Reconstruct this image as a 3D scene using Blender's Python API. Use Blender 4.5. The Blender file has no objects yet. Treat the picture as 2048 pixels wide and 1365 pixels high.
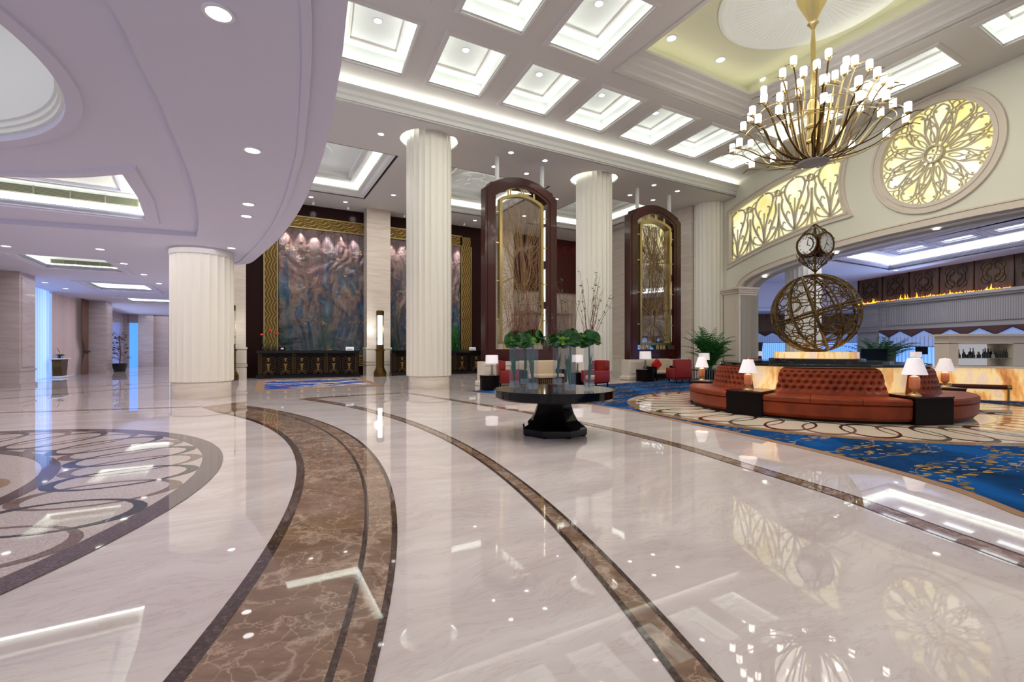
import bpy, bmesh, math, random
from math import sin, cos, pi, radians, sqrt, atan2, hypot
from mathutils import Vector, Matrix
from mathutils.geometry import tessellate_polygon

scene = bpy.context.scene
COL = scene.collection
R = random.Random(7)

# ------------------------------------------------------------------ camera, world, exposure
cam_d = bpy.data.cameras.new('camera')
cam = bpy.data.objects.new('camera', cam_d); COL.objects.link(cam)
cam.location = (0, 0, 1.4); cam.rotation_euler = (pi/2, 0, 0)
cam_d.sensor_fit = 'HORIZONTAL'; cam_d.sensor_width = 36.0
cam_d.lens = 950.0/2048*36
cam_d.shift_y = (700-682.5)/2048
cam_d.clip_end = 300; cam_d.clip_start = 0.05
scene.camera = cam

w = bpy.data.worlds.new('world'); scene.world = w; w.use_nodes = True
w.node_tree.nodes['Background'].inputs[0].default_value = (0.95, 0.93, 1.0, 1)
w.node_tree.nodes['Background'].inputs[1].default_value = 0.5
vs = scene.view_settings
scene.display_settings.display_device = 'sRGB'
vs.view_transform = 'Standard'; vs.look = 'None'; vs.exposure = 0.0; vs.gamma = 1.0
vs.use_curve_mapping = False
cy = scene.cycles
cy.max_bounces = 7; cy.diffuse_bounces = 3; cy.glossy_bounces = 4
cy.transmission_bounces = 6; cy.transparent_max_bounces = 8
cy.caustics_reflective = False; cy.caustics_refractive = False
cy.sample_clamp_indirect = 4.0; cy.blur_glossy = 0.1
cy.use_denoising = True
try: cy.use_light_tree = True
except Exception: pass

# ------------------------------------------------------------------ frames
F, H0, H, CX = 950.0, 700.0, 1.4, 1024.0
AX = (.8743, .4854); BX = (-.4854, .8743)        # room axes (along the mural wall, towards it)
AANG = atan2(AX[1], AX[0])
def P(a, b, z=0.0): return Vector((a*AX[0]+b*BX[0], a*AX[1]+b*BX[1], z))
def at(px, py, z):
    Y = F*(z-H)/(H0-py); return Vector(((px-CX)*Y/F, Y, z))
def fl(px, py, z=0.0):
    Y = F*(z-H)/(H0-py); return Vector(((px-CX)*Y/F, Y, z))
def ab(v): return (v[0]*AX[0]+v[1]*AX[1], v[0]*BX[0]+v[1]*BX[1])

def area(name, loc, size, power, color=(1, 1, 1), rot=(0, 0, 0), size_y=None, spread=pi):
    l = bpy.data.lights.new(name, 'AREA'); l.energy = power; l.color = color
    l.shape = 'RECTANGLE' if size_y else 'SQUARE'; l.size = size
    if size_y: l.size_y = size_y
    l.spread = spread
    o = bpy.data.objects.new(name, l); COL.objects.link(o); o.location = loc; o.rotation_euler = rot
    o['kind'] = 'helper'; o.visible_glossy = False
    return o
def spot(name, loc, power, angle=90, color=(1, .96, .9), target=None, r=.06, blend=.6):
    l = bpy.data.lights.new(name, 'SPOT'); l.energy = power; l.color = color
    l.spot_size = radians(angle); l.spot_blend = blend; l.shadow_soft_size = r
    o = bpy.data.objects.new(name, l); COL.objects.link(o); o.location = loc
    if target is not None:
        o.rotation_euler = (Vector(target)-Vector(loc)).to_track_quat('-Z', 'Y').to_euler()
    o['kind'] = 'helper'
    return o
# large soft room light: unseen area fills added to stand for cove light, hidden from reflections
area('cove_fill_main', P(6, 7, 9.7), 9, 830, (1, .99, .95), (0, 0, AANG), 12)
area('cove_fill_dome', P(13, 7, 9.7), 5, 380, (1, .96, .82), (0, 0, AANG), 5)
area('cove_fill_back', P(6, 21.5, 8.95), 16, 700, (1, .98, .96), (0, 0, AANG), 6)
area('daylight_left', (-24, 14, 2.3), 12, 1300, (.45, .6, 1), (0, radians(-90), radians(-28)), 3.6)
area('daylight_bar', (21, 24, 1.6), 7, 260, (.45, .62, 1), (0, radians(90), 0), 2.4)
area('corridor_fill', P(-4.8, 33, 4.2), 5, 620, (.96, .93, 1), (0, 0, AANG), 34)  # unseen panel added to brighten the dark left wing
area('corridor_day', P(-8.3, 43, 2.2), 10, 160, (.5, .65, 1), (radians(90), 0, AANG-pi/2), 3)
area('rear_soffit_fill', (-7, -7, 1.7), 16, 320, (.82, .84, 1), (radians(100), 0, 0), 3.2)  # unseen fill added behind the camera to lift the low soffit
area('soffit_fill', (-9, 9, 4.25), 9, 300, (.95, .92, 1), (0, 0, 0), 9)  # unseen panel added below the soffit, brightening it by floor bounce
area('bar_wash', (17.5, 22, 5.5), 7, 220, (.8, .85, 1), (0, 0, 0), 6)

# ------------------------------------------------------------------ materials
MATS = {}
def lin(c):
    return tuple(((x/255.)/12.92 if x/255. <= .04045 else ((x/255.+.055)/1.055)**2.4) for x in c)+(1,)
def mat(name, rgb=(200, 200, 200), rough=.5, metal=0., emit=None, es=0., coat=0., trans=0., ior=1.45, alpha=None, spec=None):
    m = bpy.data.materials.new(name); m.use_nodes = True
    b = m.node_tree.nodes['Principled BSDF']
    b.inputs['Base Color'].default_value = lin(rgb)
    b.inputs['Roughness'].default_value = rough; b.inputs['Metallic'].default_value = metal
    b.inputs['IOR'].default_value = ior
    if emit is not None:
        b.inputs['Emission Color'].default_value = lin(emit); b.inputs['Emission Strength'].default_value = es
    b.inputs['Coat Weight'].default_value = coat
    b.inputs['Transmission Weight'].default_value = trans
    if alpha is not None: b.inputs['Alpha'].default_value = alpha
    if spec is not None: b.inputs['Specular IOR Level'].default_value = spec
    MATS[name] = m
    return m
class N:
    """tiny node helper"""
    def __init__(s, m):
        s.t = m.node_tree; s.b = s.t.nodes['Principled BSDF']; s.co = s.t.nodes.new('ShaderNodeTexCoord')
    def link(s, a, b): s.t.links.new(a, b)
    def _in(s, sock, v):
        if hasattr(v, 'links') or hasattr(v, 'is_output'): s.link(v, sock)
        else: sock.default_value = v
    def pos(s): return s.t.nodes.new('ShaderNodeNewGeometry').outputs['Position']
    def obj(s): return s.co.outputs['Object']
    def map(s, vec, scale=(1, 1, 1), loc=(0, 0, 0), rot=(0, 0, 0)):
        n = s.t.nodes.new('ShaderNodeMapping'); s.link(vec, n.inputs[0])
        n.inputs['Scale'].default_value = scale; n.inputs['Location'].default_value = loc; n.inputs['Rotation'].default_value = rot
        return n.outputs[0]
    def noise(s, vec, scale=1, detail=4, rough=.5, dist=0):
        n = s.t.nodes.new('ShaderNodeTexNoise'); s.link(vec, n.inputs['Vector'])
        n.inputs['Scale'].default_value = scale; n.inputs['Detail'].default_value = detail
        n.inputs['Roughness'].default_value = rough; n.inputs['Distortion'].default_value = dist
        return n.outputs['Fac']
    def noisec(s, vec, scale=1, detail=4):
        n = s.t.nodes.new('ShaderNodeTexNoise'); s.link(vec, n.inputs['Vector'])
        n.inputs['Scale'].default_value = scale; n.inputs['Detail'].default_value = detail
        return n.outputs['Color']
    def wave(s, vec, scale=1, dist=0, detail=2, dscale=1, d='X', prof='SIN', typ='BANDS'):
        n = s.t.nodes.new('ShaderNodeTexWave'); s.link(vec, n.inputs['Vector'])
        n.wave_type = typ; n.wave_profile = prof
        if typ == 'BANDS': n.bands_direction = d
        n.inputs['Scale'].default_value = scale; n.inputs['Distortion'].default_value = dist
        n.inputs['Detail'].default_value = detail; n.inputs['Detail Scale'].default_value = dscale
        return n.outputs['Fac']
    def voro(s, vec, scale=1, feat='F1', rnd=1):
        n = s.t.nodes.new('ShaderNodeTexVoronoi'); s.link(vec, n.inputs['Vector']); n.feature = feat
        n.inputs['Scale'].default_value = scale; n.inputs['Randomness'].default_value = rnd
        return n.outputs['Distance']
    def math(s, op, a, b=0., c=None):
        n = s.t.nodes.new('ShaderNodeMath'); n.operation = op
        s._in(n.inputs[0], a); s._in(n.inputs[1], b)
        if c is not None: s._in(n.inputs[2], c)
        return n.outputs[0]
    def sep(s, vec):
        n = s.t.nodes.new('ShaderNodeSeparateXYZ'); s.link(vec, n.inputs[0]); return n.outputs
    def comb(s, x, y, z=0.):
        n = s.t.nodes.new('ShaderNodeCombineXYZ')
        s._in(n.inputs[0], x); s._in(n.inputs[1], y); s._in(n.inputs[2], z); return n.outputs[0]
    def addv(s, a, b, k=1.):
        m = s.t.nodes.new('ShaderNodeVectorMath'); m.operation = 'SCALE'; s.link(b, m.inputs[0]); m.inputs['Scale'].default_value = k
        n = s.t.nodes.new('ShaderNodeVectorMath'); n.operation = 'ADD'; s.link(a, n.inputs[0]); s.link(m.outputs[0], n.inputs[1])
        return n.outputs[0]
    def ramp(s, fac, stops, interp='LINEAR'):
        n = s.t.nodes.new('ShaderNodeValToRGB'); s.link(fac, n.inputs[0]); e = n.color_ramp; e.interpolation = interp
        while len(e.elements) < len(stops): e.elements.new(1)
        for el, (p, c) in zip(e.elements, stops):
            el.position = p; el.color = lin(c) if isinstance(c, tuple) else (c, c, c, 1)
        return n.outputs['Color']
    def mix(s, f, a, b, typ='MIX'):
        n = s.t.nodes.new('ShaderNodeMix'); n.data_type = 'RGBA'; n.blend_type = typ
        s._in(n.inputs[0], f)
        for sock, v in ((n.inputs[6], a), (n.inputs[7], b)):
            if isinstance(v, tuple): sock.default_value = lin(v) if len(v) == 3 else v
            else: s.link(v, sock)
        return n.outputs[2]
    def col(s, c): s.link(c, s.b.inputs['Base Color'])
    def emis(s, c, k):
        s.link(c, s.b.inputs['Emission Color']); s._in(s.b.inputs['Emission Strength'], k)
    def rough(s, c): s._in(s.b.inputs['Roughness'], c)
    def bump(s, h, strength=.3, dist=.02):
        n = s.t.nodes.new('ShaderNodeBump'); s.link(h, n.inputs['Height'])
        n.inputs['Strength'].default_value = strength; n.inputs['Distance'].default_value = dist
        s.link(n.outputs[0], s.b.inputs['Normal'])

# plain paints
mat('plaster', (216, 211, 206), .75)
mat('plaster_side', (222, 220, 214), .75)
mat('soffit_plaster', (209, 208, 229), .7)
mat('recess_white', (238, 241, 238), .8)
mat('dome_yellow', (212, 210, 184), .8)
mat('column_cream', (236, 230, 214), .45, coat=.15)
mat('stone_tracery', (206, 196, 172), .7)
mat('stone_trim', (214, 202, 186), .55)
mat('dark_wood', (58, 18, 13), .25, coat=.25)
mat('wall_wood', (36, 9, 7), .55, spec=.25)
mat('red_panel', (72, 12, 12), .3, coat=.3)
mat('black_lacquer', (6, 4, 6), .07, spec=.45)
mat('black_marble', (12, 13, 15), .08, spec=.5)
mat('bronze', (104, 82, 46), .32, 1.)
mat('globe_bronze', (118, 96, 60), .34, 1.)
mat('brass', (186, 164, 112), .3, 1.)
mat('gold_bright', (226, 204, 144), .32, 1.)
mat('rail_leather', (70, 26, 20), .4)
mat('steel', (180, 180, 176), .25, 1.)
mat('lamp_glow', (255, 255, 255), .5, emit=(255, 250, 240), es=4.5)
mat('down_glow', (255, 255, 255), .5, emit=(255, 253, 250), es=6.)
mat('down_ring', (225, 225, 232), .3)
mat('cove_strip', (255, 255, 255), .5, emit=(252, 255, 246), es=11.)
mat('cove_strip_big', (255, 255, 255), .5, emit=(252, 255, 246), es=17.)
mat('cove_strip_dome', (255, 255, 255), .5, emit=(255, 253, 236), es=3.2)
mat('fret_gold', (150, 122, 78), .4, .9)
mat('bar_glow', (255, 255, 255), .5, emit=(240, 250, 255), es=2.2)
mat('rod_brown', (150, 120, 84), .5, .5)
mat('chand_bronze', (112, 88, 48), .28, 1.)
mat('shade_cloth', (238, 230, 232), .8, emit=(255, 240, 240), es=.3)
mat('lamp_onyx', (176, 104, 66), .25, emit=(214, 120, 70), es=.12, coat=.4)
mat('screen_strip', (255, 255, 255), .5, emit=(255, 244, 200), es=2.)
mat('tube_light', (255, 255, 255), .5, emit=(236, 248, 250), es=4.)
mat('red_leather', (128, 26, 24), .42, coat=.2)
mat('red_cushion', (176, 20, 22), .7)
mat('beige_cloth', (196, 174, 146), .85)
mat('black_wood', (14, 7, 6), .35, spec=.15)
mat('leaf_dark', (26, 72, 28), .4)
mat('leaf_mid', (40, 98, 36), .4)
mat('leaf_lime', (112, 160, 40), .4)
mat('twig', (122, 72, 56), .6)
mat('flower_red', (206, 52, 40), .5)
mat('pot_black', (20, 18, 20), .25)
mat('paper', (230, 230, 235), .6)
mat('curtain_brown', (112, 84, 74), .85)
mat('valance_band', (82, 52, 48), .8)
mat('valance_edge', (22, 24, 40), .6)
mat('clock_face', (214, 212, 204), .4)
mat('clock_mark', (30, 32, 34), .5)
mat('clock_copper', (98, 76, 52), .3, 1.)
mat('tv_black', (5, 5, 6), .3, spec=.2)
mat('mirror', (235, 235, 235), .03, 1.)
mat('bottle_dark', (18, 22, 14), .08, coat=.5)
mat('bottle_clear', (170, 190, 180), .08, alpha=.5)
mat('white_post', (232, 234, 232), .5)
mat('grille', (150, 150, 128), .6)
mat('grille_slot', (84, 86, 70), .7)
mat('shadow_gap', (46, 38, 38), .7)
mat('joint', (150, 140, 138), .4)
mat('blue_glass', (90, 150, 255), .1, emit=(80, 150, 255), es=1.2)
mat('glass', (150, 170, 200), .02, ior=1.45, alpha=.1, coat=.3)
mat('water', (200, 214, 225), .02, alpha=.3, coat=.5)
mat('dark_gran', (70, 62, 62), .12)

def build_mats():
    # polished beige marble floor
    m = mat('floor_marble', (214, 200, 190), .02, ior=1.6); n = N(m); p = n.pos()
    rot = n.map(p, (1, 1, 1), (0, 0, 0), (0, 0, -AANG))
    warp = n.addv(rot, n.noisec(n.map(rot, (.6, .6, 1)), 1, 3), 1.2)
    n1 = n.noise(n.map(warp, (.35, 1.6, 1)), 1.3, 8, .6)
    n2 = n.noise(n.map(warp, (1.0, 5., 1)), 1.4, 6, .65)
    c = n.ramp(n1, [(.3, (188, 174, 170)), (.5, (200, 187, 182)), (.68, (212, 201, 196))])
    v = n.math('ABSOLUTE', n.math('SUBTRACT', n2, .5))
    vein = n.ramp(v, [(0, 1.0), (.025, .0)])
    c = n.mix(n.math('MULTIPLY', vein, .28), c, (168, 142, 130))
    sx = n.sep(rot)
    tiles = n.comb(n.math('MULTIPLY', n.math('FLOOR', n.math('DIVIDE', sx[0], 1.3)), 3.17), n.math('MULTIPLY', n.math('FLOOR', n.math('DIVIDE', sx[1], 1.3)), 5.3), 0.)
    wn = n.t.nodes.new('ShaderNodeTexWhiteNoise'); n.link(tiles, wn.inputs[0])
    c = n.mix(n.math('MULTIPLY', wn.outputs[0], .16), c, (190, 178, 176))
    n.col(c)
    # brown emperador
    m = mat('emperador', (134, 98, 74), .02, ior=1.6); n = N(m); p = n.pos()
    warp = n.addv(p, n.noisec(p, 1.3, 4), .8)
    base = n.ramp(n.noise(n.map(warp, (1, 3, 1), (0, 0, 0), (0, 0, .5)), 2.2, 9, .7), [(.25, (96, 73, 58)), (.5, (124, 98, 80)), (.75, (150, 122, 102))])
    v1 = n.voro(n.addv(p, n.noisec(p, 2.2, 5), .55), 1.1, 'DISTANCE_TO_EDGE')
    v2 = n.voro(n.addv(p, n.noisec(p, 4., 5), .3), 3.1, 'DISTANCE_TO_EDGE')
    a1 = n.math('ABSOLUTE', n.math('SUBTRACT', n.noise(n.addv(p, n.noisec(p, 1.6, 5), .5), 1.0, 8, .62), .5))
    a2 = n.math('ABSOLUTE', n.math('SUBTRACT', n.noise(n.map(n.addv(p, n.noisec(p, 3, 4), .3), (1, 1, 1), (7, 3, 0)), 2.6, 6, .6), .5))
    c = n.mix(n.ramp(v2, [(0, .4), (.02, 0.)]), base, (190, 162, 140))
    c = n.mix(n.ramp(a2, [(0, .5), (.012, 0.)]), c, (196, 168, 146))
    c = n.mix(n.ramp(a1, [(0, .5), (.016, .15), (.03, 0.)]), c, (192, 168, 148))
    n.col(c)
    m = mat('dark_emperador', (66, 50, 44), .03, ior=1.6); n = N(m)
    n.col(n.ramp(n.noise(n.pos(), 26, 5, .7), [(.3, (44, 34, 32)), (.55, (76, 60, 54)), (.75, (112, 94, 86))]))
    for nm, c0, c1 in (('granite_band', (58, 46, 48), (110, 92, 92)), ('granite_black', (30, 34, 38), (58, 60, 64)), ('granite_brown', (92, 72, 64), (132, 110, 98)), ('terrazzo', (168, 152, 144), (204, 190, 182)), ('mosaic_cream', (214, 196, 172), (232, 218, 198)), ('mosaic_brown', (46, 28, 22), (76, 50, 40)), ('mosaic_tan', (140, 112, 84), (170, 140, 110))):
        m = mat(nm, c0, .03, ior=1.55); n = N(m)
        n.col(n.ramp(n.noise(n.pos(), 60, 3, .8), [(.35, c0), (.65, c1)]))
    # carpet, blue with trailing gold branches
    m = mat('blue_carpet', (10, 70, 130), .95, spec=.1); n = N(m); p = n.pos()
    w = n.addv(p, n.noisec(p, .7, 3), .9)
    leaves = n.voro(n.map(p, (1.0, 1.8, 1), (0, 0, 0), (0, 0, .4)), 6.5)
    lf = n.math('LESS_THAN', leaves, .34)
    path = n.wave(n.map(w, (1, 1, 1), (0, 0, 0), (0, 0, .95)), .3, 3.5, 3, .8)
    near = n.math('GREATER_THAN', path, .34)
    stem = n.math('LESS_THAN', n.math('ABSOLUTE', n.math('SUBTRACT', path, .6)), .012)
    f = n.math('MAXIMUM', n.math('MULTIPLY', lf, near), stem)
    base = n.ramp(n.noise(n.map(w, (1, .5, 1)), 1.2, 5), [(.35, (2, 34, 64)), (.55, (4, 58, 108)), (.7, (8, 76, 138))])
    gold = n.ramp(n.noise(p, 3), [(.4, (104, 84, 44)), (.6, (170, 130, 52))])
    n.col(n.mix(f, base, gold)); n.bump(n.noise(p, 90, 2), .4, .01)
    mat('carpet_border', (140, 106, 80), .9)
    # reception rugs: blue, gold and red sweep
    m = mat('rug_blue', (20, 80, 170), .95, spec=.1); n = N(m); o = n.obj()
    w = n.addv(o, n.noisec(o, .8, 4), 1.1)
    f = n.noise(n.map(w, (.25, 1.1, 1)), 1.5, 5, .6)
    n.col(n.ramp(f, [(0, (150, 60, 50)), (.38, (150, 70, 60)), (.4, (24, 60, 130)), (.5, (20, 70, 150)), (.535, (30, 80, 150)), (.545, (216, 190, 130)), (.6, (222, 198, 140)), (.61, (50, 44, 50)), (.64, (40, 90, 160))], 'LINEAR'))
    # travertine / marble walls
    for nm, cs in (('wall_marble', ((182, 166, 148), (202, 188, 172), (218, 206, 192))), ('stone_grey', ((138, 130, 126), (156, 148, 142), (170, 162, 156))), ('wall_marble_left', ((160, 144, 144), (180, 166, 164), (196, 184, 180)))):
        m = mat(nm, cs[1], .25 if nm != 'stone_grey' else .5, coat=.2 if nm != 'stone_grey' else 0.); n = N(m); p = n.pos()
        w_ = n.addv(p, n.noisec(p, 1.1, 3), .25)
        n.col(n.mix(.45, n.ramp(n.noise(n.map(w_, (.5, .5, 5)), 1.6, 6, .6), [(.3, cs[0]), (.5, cs[1]), (.7, cs[2])]), cs[1]))
    # painted arch wall
    m = mat('arch_plaster', (224, 221, 203), .7); n = N(m); n.bump(n.noise(n.pos(), 14, 3), .12, .01)
    # backlit alabaster of the windows
    m = mat('alabaster', (240, 236, 190), .4); n = N(m); p = n.pos()
    f = n.noise(n.map(p, (.8, .8, .8)), 1.1, 4, .55)
    c = n.ramp(f, [(.35, (246, 246, 226)), (.5, (240, 236, 190)), (.66, (232, 220, 140))])
    n.col(c); n.emis(c, .78)
    # onyx
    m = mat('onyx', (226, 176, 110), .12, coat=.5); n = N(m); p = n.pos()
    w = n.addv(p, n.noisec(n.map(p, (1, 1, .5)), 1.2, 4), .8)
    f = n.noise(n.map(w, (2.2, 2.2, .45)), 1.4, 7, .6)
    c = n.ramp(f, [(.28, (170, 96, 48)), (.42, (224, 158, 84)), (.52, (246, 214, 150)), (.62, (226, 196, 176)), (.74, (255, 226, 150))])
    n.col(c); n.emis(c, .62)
    # leather
    m = mat('leather', (120, 50, 24), .42, spec=.32); n = N(m); p = n.pos()
    n.col(n.ramp(n.noise(p, 3, 5), [(.3, (100, 36, 12)), (.6, (128, 50, 18))])); n.bump(n.noise(p, 60, 3), .15, .005)
    # mural
    m = mat('mural', (120, 100, 90), .36, metal=.25); n = N(m); o = n.obj(); x = n.sep(o)
    w = n.addv(o, n.noisec(n.map(o, (.8, 1, .5)), .6, 4), 1.7)
    fl_ = n.map(w, (1, 1, .3), (0, 0, 0), (0, .2, 0))
    sw = n.noise(fl_, 1.0, 9, .66)
    c1 = n.ramp(sw, [(.3, (30, 60, 84)), (.4, (56, 90, 112)), (.455, (112, 108, 104)), (.49, (142, 118, 106)), (.53, (108, 82, 82)), (.57, (50, 78, 106)), (.66, (120, 128, 134))])
    top = n.ramp(n.math('DIVIDE', x[2], 6.6), [(.45, 0.), (.9, 1.)])
    c2 = n.ramp(n.noise(n.map(o, (6, 1, .3)), 1.1, 6, .65), [(.35, (104, 80, 80)), (.5, (150, 122, 122)), (.62, (116, 98, 88)), (.75, (136, 124, 140))])
    c = n.mix(n.math('MULTIPLY', top, .7), c1, c2)
    low = n.ramp(n.math('DIVIDE', x[2], 6.6), [(.08, .85), (.5, 0.)])
    c3 = n.ramp(n.noise(n.map(w, (1, 1, .3), (4, 0, 0), (0, -.6, 0)), .9, 8, .66), [(.32, (104, 90, 40)), (.42, (62, 80, 60)), (.5, (36, 64, 66)), (.58, (78, 86, 92)), (.68, (30, 50, 74))])
    c = n.mix(low, c, c3)
    cl = n.noise(n.map(o, (.8, 1, 2.0)), .8, 8, .78, .5)
    ed = n.ramp(n.noise(n.map(o, (5, 1, 11)), 1.6, 4, .7), [(.47, 0.), (.54, 1.)])
    cm = n.math('MULTIPLY', n.ramp(cl, [(.56, 0.), (.6, 1.)]), ed)
    c = n.mix(n.math('MULTIPLY', cm, .75), c, (226, 204, 176))
    n.col(c); hh = n.math('ADD', n.noise(fl_, 2.2, 8, .7), n.math('MULTIPLY', cm, .5)); n.bump(hh, 1., .16)
    # gold scallop frame
    m = mat('gold_frame', (150, 116, 60), .35, metal=.8); n = N(m); o = n.obj(); x = n.sep(o)
    sc = n.math('MULTIPLY', n.math('ABSOLUTE', n.math('SINE', n.math('MULTIPLY', n.math('ADD', x[0], x[2]), 4.6))), .13)
    # rows run along the length of each strip: strips lie in local xz
    fr = n.math('FRACT', n.math('MULTIPLY', n.math('ADD', n.math('SUBTRACT', x[2], n.math('MULTIPLY', x[0], 0.)), sc), 7.))
    c = n.ramp(fr, [(.0, (206, 178, 112)), (.1, (206, 178, 112)), (.2, (98, 76, 38)), (1., (120, 94, 48))])
    n.col(c); n.bump(fr, .5, .03)
    m = mat('gold_frame_v', (150, 116, 60), .35, metal=.8); n = N(m); o = n.obj(); x = n.sep(o)
    sc = n.math('MULTIPLY', n.math('ABSOLUTE', n.math('SINE', n.math('MULTIPLY', x[2], 4.6))), .13)
    fr = n.math('FRACT', n.math('MULTIPLY', n.math('ADD', x[0], sc), 7.))
    n.col(n.ramp(fr, [(.0, (206, 178, 112)), (.1, (206, 178, 112)), (.2, (98, 76, 38)), (1., (120, 94, 48))])); n.bump(fr, .5, .03)
    # sheers, with the daylight through their folds painted in as emission
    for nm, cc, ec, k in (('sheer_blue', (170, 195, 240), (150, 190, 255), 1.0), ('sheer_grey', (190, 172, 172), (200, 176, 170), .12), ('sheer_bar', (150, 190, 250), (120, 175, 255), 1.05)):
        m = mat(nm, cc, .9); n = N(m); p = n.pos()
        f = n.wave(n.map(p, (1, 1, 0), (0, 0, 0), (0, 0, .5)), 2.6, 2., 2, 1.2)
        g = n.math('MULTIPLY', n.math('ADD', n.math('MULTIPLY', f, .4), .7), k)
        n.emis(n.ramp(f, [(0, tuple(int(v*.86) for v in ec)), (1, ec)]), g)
    # bar wall, brown figured timber
    m = mat('bar_timber', (86, 60, 44), .4); n = N(m); p = n.pos()
    n.col(n.ramp(n.noise(n.map(p, (3, 3, .4)), 2, 5), [(.3, (62, 42, 32)), (.6, (98, 70, 52))]))
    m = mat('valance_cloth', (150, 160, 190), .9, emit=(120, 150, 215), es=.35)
    m = mat('flame', (255, 150, 20), .5, emit=(255, 170, 30), es=2.6)
    m = mat('ripple_stone', (150, 142, 136), .6); n = N(m); p = n.pos()
    f = n.wave(n.map(p, (1, 1, .1)), 3.2, .4, 2, 1, 'Y'); n.col(n.ramp(f, [(0, (132, 124, 118)), (1, (166, 158, 152))])); n.bump(f, .5, .03)
build_mats()

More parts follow.
